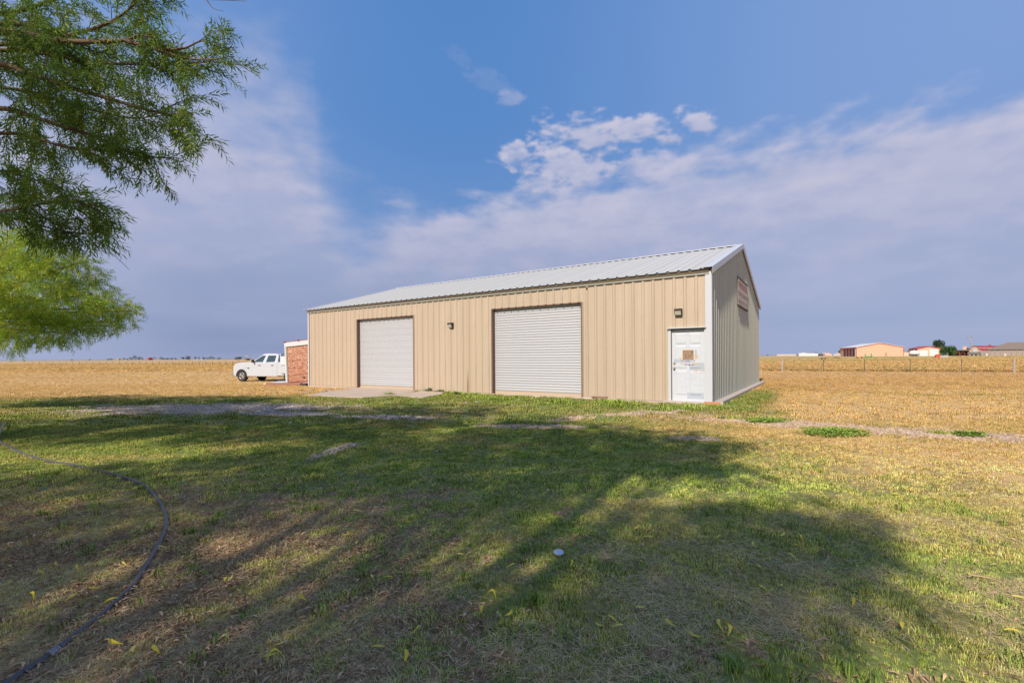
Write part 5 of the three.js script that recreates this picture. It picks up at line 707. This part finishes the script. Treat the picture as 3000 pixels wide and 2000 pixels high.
// distant houses to the right of the shop
hall('white_shed', 'white gabled shed with a dark doorway far across the field', 2355, 420, 7.4, 9, 2.3, 3.0, 0.1, F.white, F.white, null); 
{ const g = thing('white_trailer_home', 'long white box building far across the field', 'building'), f = footAt(2381, 400); g.position.copy(f); g.rotation.y = facing(f); part('walls', span(-4, 4, -0.3, 2.2, -4, 0), F.white, g); part('roof', span(-4.15, 4.15, 2.201, 2.35, -4.1, 0.1), F.grey, g); const h = thing('dark_shed', 'dark open-sided shed beside the long white building', 'shed'), e = footAt(2403, 402); h.position.copy(e); h.rotation.y = facing(e); part('walls', span(-2.2, 2.2, -0.3, 1.7, -3, 0), F.dark, h); part('roof', span(-2.4, 2.4, 1.701, 1.85, -3.2, 0.3), F.grey, h); }
hall('far_house', 'pinkish house with hipped front far across the field', 2428, 440, 6, 8, 1.6, 2.7, 0.4, F.pinkHouse, F.pinkHouse, null); hall('far_house', 'grey house under a wide white roof far across the field', 2456, 430, 7, 8, 1.4, 2.6, 0.0, F.grey, F.white, null);
for (const [x, w] of [[2290, 14], [2315, 20]]) { const g = thing('greenhouse', (w > 15 ? 'longer' : 'shorter') + ' pale low roof on the skyline beyond the golden field', 'building', 'pale low roofs on the skyline'), f = footAt(x, 900); g.position.copy(f); g.rotation.y = facing(f); part('walls', span(-w / 2, w / 2, -1, 1.6, -6, 0), F.pinkHouse, g); part('roof', span(-w / 2 - 0.5, w / 2 + 0.5, 1.61, 2.6, -6.5, 0.5), F.white, g); }
// far trees: crowns of small leaf faces
function farTree(name, label, px, depth, w, h, lift, colour, n, group, lobes = 6) {
  const g = thing(name, label, 'tree', group), f = footAt(px, depth); g.position.copy(f);
  part('trunk', tube([V(0, -0.4, 0), V(0.03 * w, h * 0.3, 0), V(0, h * 0.65, 0)], [w * 0.035 + 0.05, w * 0.028 + 0.03, 0.03], 6), barkGrey, g);
  const pos = [], col = [], size = Math.max(0.1, w * 0.05), balls = []; for (let i = 0; i < lobes; i++) { const a = rr(0, 6.28), r = w * rr(0.05, 0.3); balls.push([Math.cos(a) * r, lerp(lift, h, rr(0.25, 0.78)), Math.sin(a) * r, w * rr(0.17, 0.29)]); }
  for (let i = 0; i < n; i++) { const b = balls[i % lobes], d = V(rr(-1, 1), rr(-1, 1), rr(-1, 1)).normalize().multiplyScalar(b[3] * Math.pow(rnd(), 0.35)), y = Math.max(lift, b[1] + d.y * Math.min(1, (h - lift) / w * 1.1)), c = V(b[0] + d.x, Math.min(y, h), b[2] + d.z), k = rr(0.65, 1.35); for (let t = 0; t < 3; t++) { pos.push(c.x + rr(-size, size), c.y + rr(-size, size) * 0.8, c.z + rr(-size, size)); col.push(colour[0] * k, colour[1] * k, colour[2] * k); } }
  const q = new THREE.BufferGeometry(); q.setAttribute('position', new THREE.Float32BufferAttribute(pos, 3)); q.setAttribute('color', new THREE.Float32BufferAttribute(col, 3)); q.computeVertexNormals(); q.setAttribute('uv', new THREE.Float32BufferAttribute(new Float32Array(pos.length / 3 * 2), 2));
  part('crown', q, new THREE.MeshStandardMaterial({ vertexColors: true, roughness: 0.9, side: THREE.DoubleSide }), g); return g;
}
const GR = [0.05, 0.105, 0.025], GD = [0.035, 0.07, 0.03], GB = [0.035, 0.055, 0.045];
farTree('shade_tree', 'tall dark green tree rising behind the garage roof', 2750, 200, 8.2, 6.9, 1.0, GD, 3600, undefined, 9); farTree('shade_tree', 'broad green tree right of the garage', 2781, 185, 6.2, 4.7, 0.2, GR, 3200, undefined, 8); farTree('shade_tree', 'low green tree hugging the garage wall', 2760, 192, 5.0, 3.9, 0.2, GR, 2400); farTree('shade_tree', 'small tree behind the tan brick tower', 2832, 212, 4.2, 3.5, 0.4, GR, 1500); farTree('shade_tree', 'small round tree between the barn and the tank trailer', 2643, 225, 3.2, 3.4, 0.6, GR, 1200); farTree('shade_tree', 'low dark trees behind the tank trailer', 2668, 250, 5.5, 2.9, 0.3, GD, 1200); farTree('young_tree', 'scrubby young tree in the field before the open shelter', 2796, 140, 1.6, 1.7, 0.2, [0.11, 0.13, 0.04], 600, undefined, 5);
farTree('bare_tree', 'brownish thin-leaved tree beside the far white roof', 2466, 430, 10, 5.4, 0.8, [0.13, 0.12, 0.07], 1500); farTree('far_tree', 'small dark tree behind the long white building', 2394, 440, 4, 4.2, 1, GD, 500); farTree('far_tree', 'tiny dark tree alone on the skyline right of the shop', 2250, 700, 4, 3.4, 0.3, GD, 300); farTree('far_tree', 'dark shrubs beside the far white shed', 2340, 450, 4, 1.9, 0.1, GD, 400);
// far trees and roofs to the left
[[316, 8, 3.4], [324, 9, 4.0], [362, 8, 4.6], [369, 6, 3.6], [384, 12, 6.6], [396, 11, 8.6], [404, 9, 7.0], [410, 10, 8.4], [416, 7, 5.4], [452, 9, 6.4], [470, 8, 5.6], [480, 10, 4.2], [491, 11, 4.0], [502, 10, 4.3], [512, 9, 4.1], [537, 12, 5.2], [548, 10, 6.0], [572, 11, 6.6], [584, 8, 5.4], [597, 12, 4.6], [610, 12, 4.6], [618, 8, 7.0], [627, 8, 5.6], [640, 10, 5.0], [210, 7, 2.6], [260, 7, 2.3]].forEach(([px, w, h], i) => farTree('far_tree', 'dark bluish tree in the far row on the western skyline', px, 760 + (i * 37 % 90), w * 0.85, h, 0.3, GB, 300, 'trees on the western skyline', 4));
farTree('field_tree', 'lone round tree with bare trunk before the far tree row', 553, 420, 5.2, 4.6, 1.3, [0.04, 0.065, 0.03], 700);
[[690, 6, 3.6], [698, 8, 4.6], [706, 6, 3.8]].forEach(([px, w, h]) => farTree('far_tree', 'dark tree in the clump beyond the hood of the pickup', px, 460, w * 0.85, h, 0.3, GB, 350, 'clump beyond the pickup', 4));
{ const g = thing('pole_sign', 'tall pole sign on the skyline above the pickup', 'sign'), f = footAt(722, 460); g.position.copy(f); g.rotation.y = facing(f); part('pole', cyl(0.14, 0.16, 5.2, 8).translate(0, 2.4, 0), F.grey, g); part('board', span(-0.7, 0.7, 3.6, 5.6, 0.18, 0.4), F.pinkHouse, g); part('board_top', span(-0.7, 0.7, 5.601, 6.0, 0.18, 0.4), F.dark, g);
  const h = thing('dark_shed', 'low dark shed at the foot of the pole sign', 'shed'), e = footAt(724, 455); h.position.copy(e); h.rotation.y = facing(e); part('walls', span(-2.6, 2.6, -0.3, 1.5, -3, 0), F.dark, h); part('roof', span(-2.8, 2.8, 1.501, 1.7, -3.2, 0.2), F.shingle, h); }
hall('far_barn', 'small red barn among trees on the western skyline', 441, 740, 5.5, 8, 2.6, 4.2, 0.3, F.red, F.redRoof, null); hall('far_barn', 'long white-roofed shed on the western skyline', 460, 790, 12, 8, 1.8, 3.2, 0, F.grey, F.white, null); hall('far_house', 'tiny yellow house on the western skyline', 349, 780, 4.5, 5, 2.2, 3.4, 0.2, mat(0.6, 0.42, 0.12, 0.8), F.grey, null); hall('far_house', 'tiny pink house beside the tallest far trees', 372, 790, 4, 5, 1.6, 2.8, 0.2, F.pinkHouse, F.grey, null);
for (const px of [576, 590]) { const g = thing('parked_car', 'tiny white car parked before the far tree row', 'car', 'white cars far across the field'), f = footAt(px, 400); g.position.copy(f); g.rotation.y = facing(f); part('body', rbox(3.6, 0.7, 1.6, 0.2, 0, 0.65, 0), F.white, g); part('cabin', rbox(1.9, 0.55, 1.4, 0.2, -0.1, 1.2, 0), F.grey, g); for (const x of [-1.1, 1.1]) part('wheel', cyl(0.3, 0.3, 0.2, 12).rotateX(Math.PI / 2).translate(x, 0.3, 0.75), F.dark, g); }
for (const [px, d, h] of [[712, 420, 1.3], [745, 420, 1.4], [690, 400, 0.9]]) { const g = new THREE.SphereGeometry(1, 14, 8, 0, 6.284, 0, 1.6), p = g.attributes.position; for (let i = 0; i < p.count; i++) { const n = 1 + 0.25 * noise(p.getX(i) * 2 + px, p.getZ(i) * 2); p.setXYZ(i, p.getX(i) * 4 * n, p.getY(i) * h * n, p.getZ(i) * 3 * n); } g.computeVertexNormals(); const m = single('dirt_mound', g, mat(0.36, 0.25, 0.17, 0.95), 'low brown dirt mound in the field beyond the pickup', 'mound', 'dirt mounds beyond the pickup'); m.position.copy(footAt(px, d)); m.position.y -= 0.1; }
for (const [px, d, h] of [[238, 600, 4], [330, 520, 5.5], [610, 500, 6], [742, 480, 6]]) { const g = thing('utility_pole', 'thin utility pole standing far off on the western skyline', 'pole', 'utility poles on the western skyline'), f = footAt(px, d); g.position.copy(f); g.rotation.y = facing(f); part('pole', cyl(0.1, 0.13, h, 6).translate(0, h / 2 - 0.2, 0), F.grey, g); part('crossarm', span(-0.8, 0.8, h - 0.8, h - 0.65, -0.06, 0.06), F.grey, g); }
renderer.render(scene, camera);
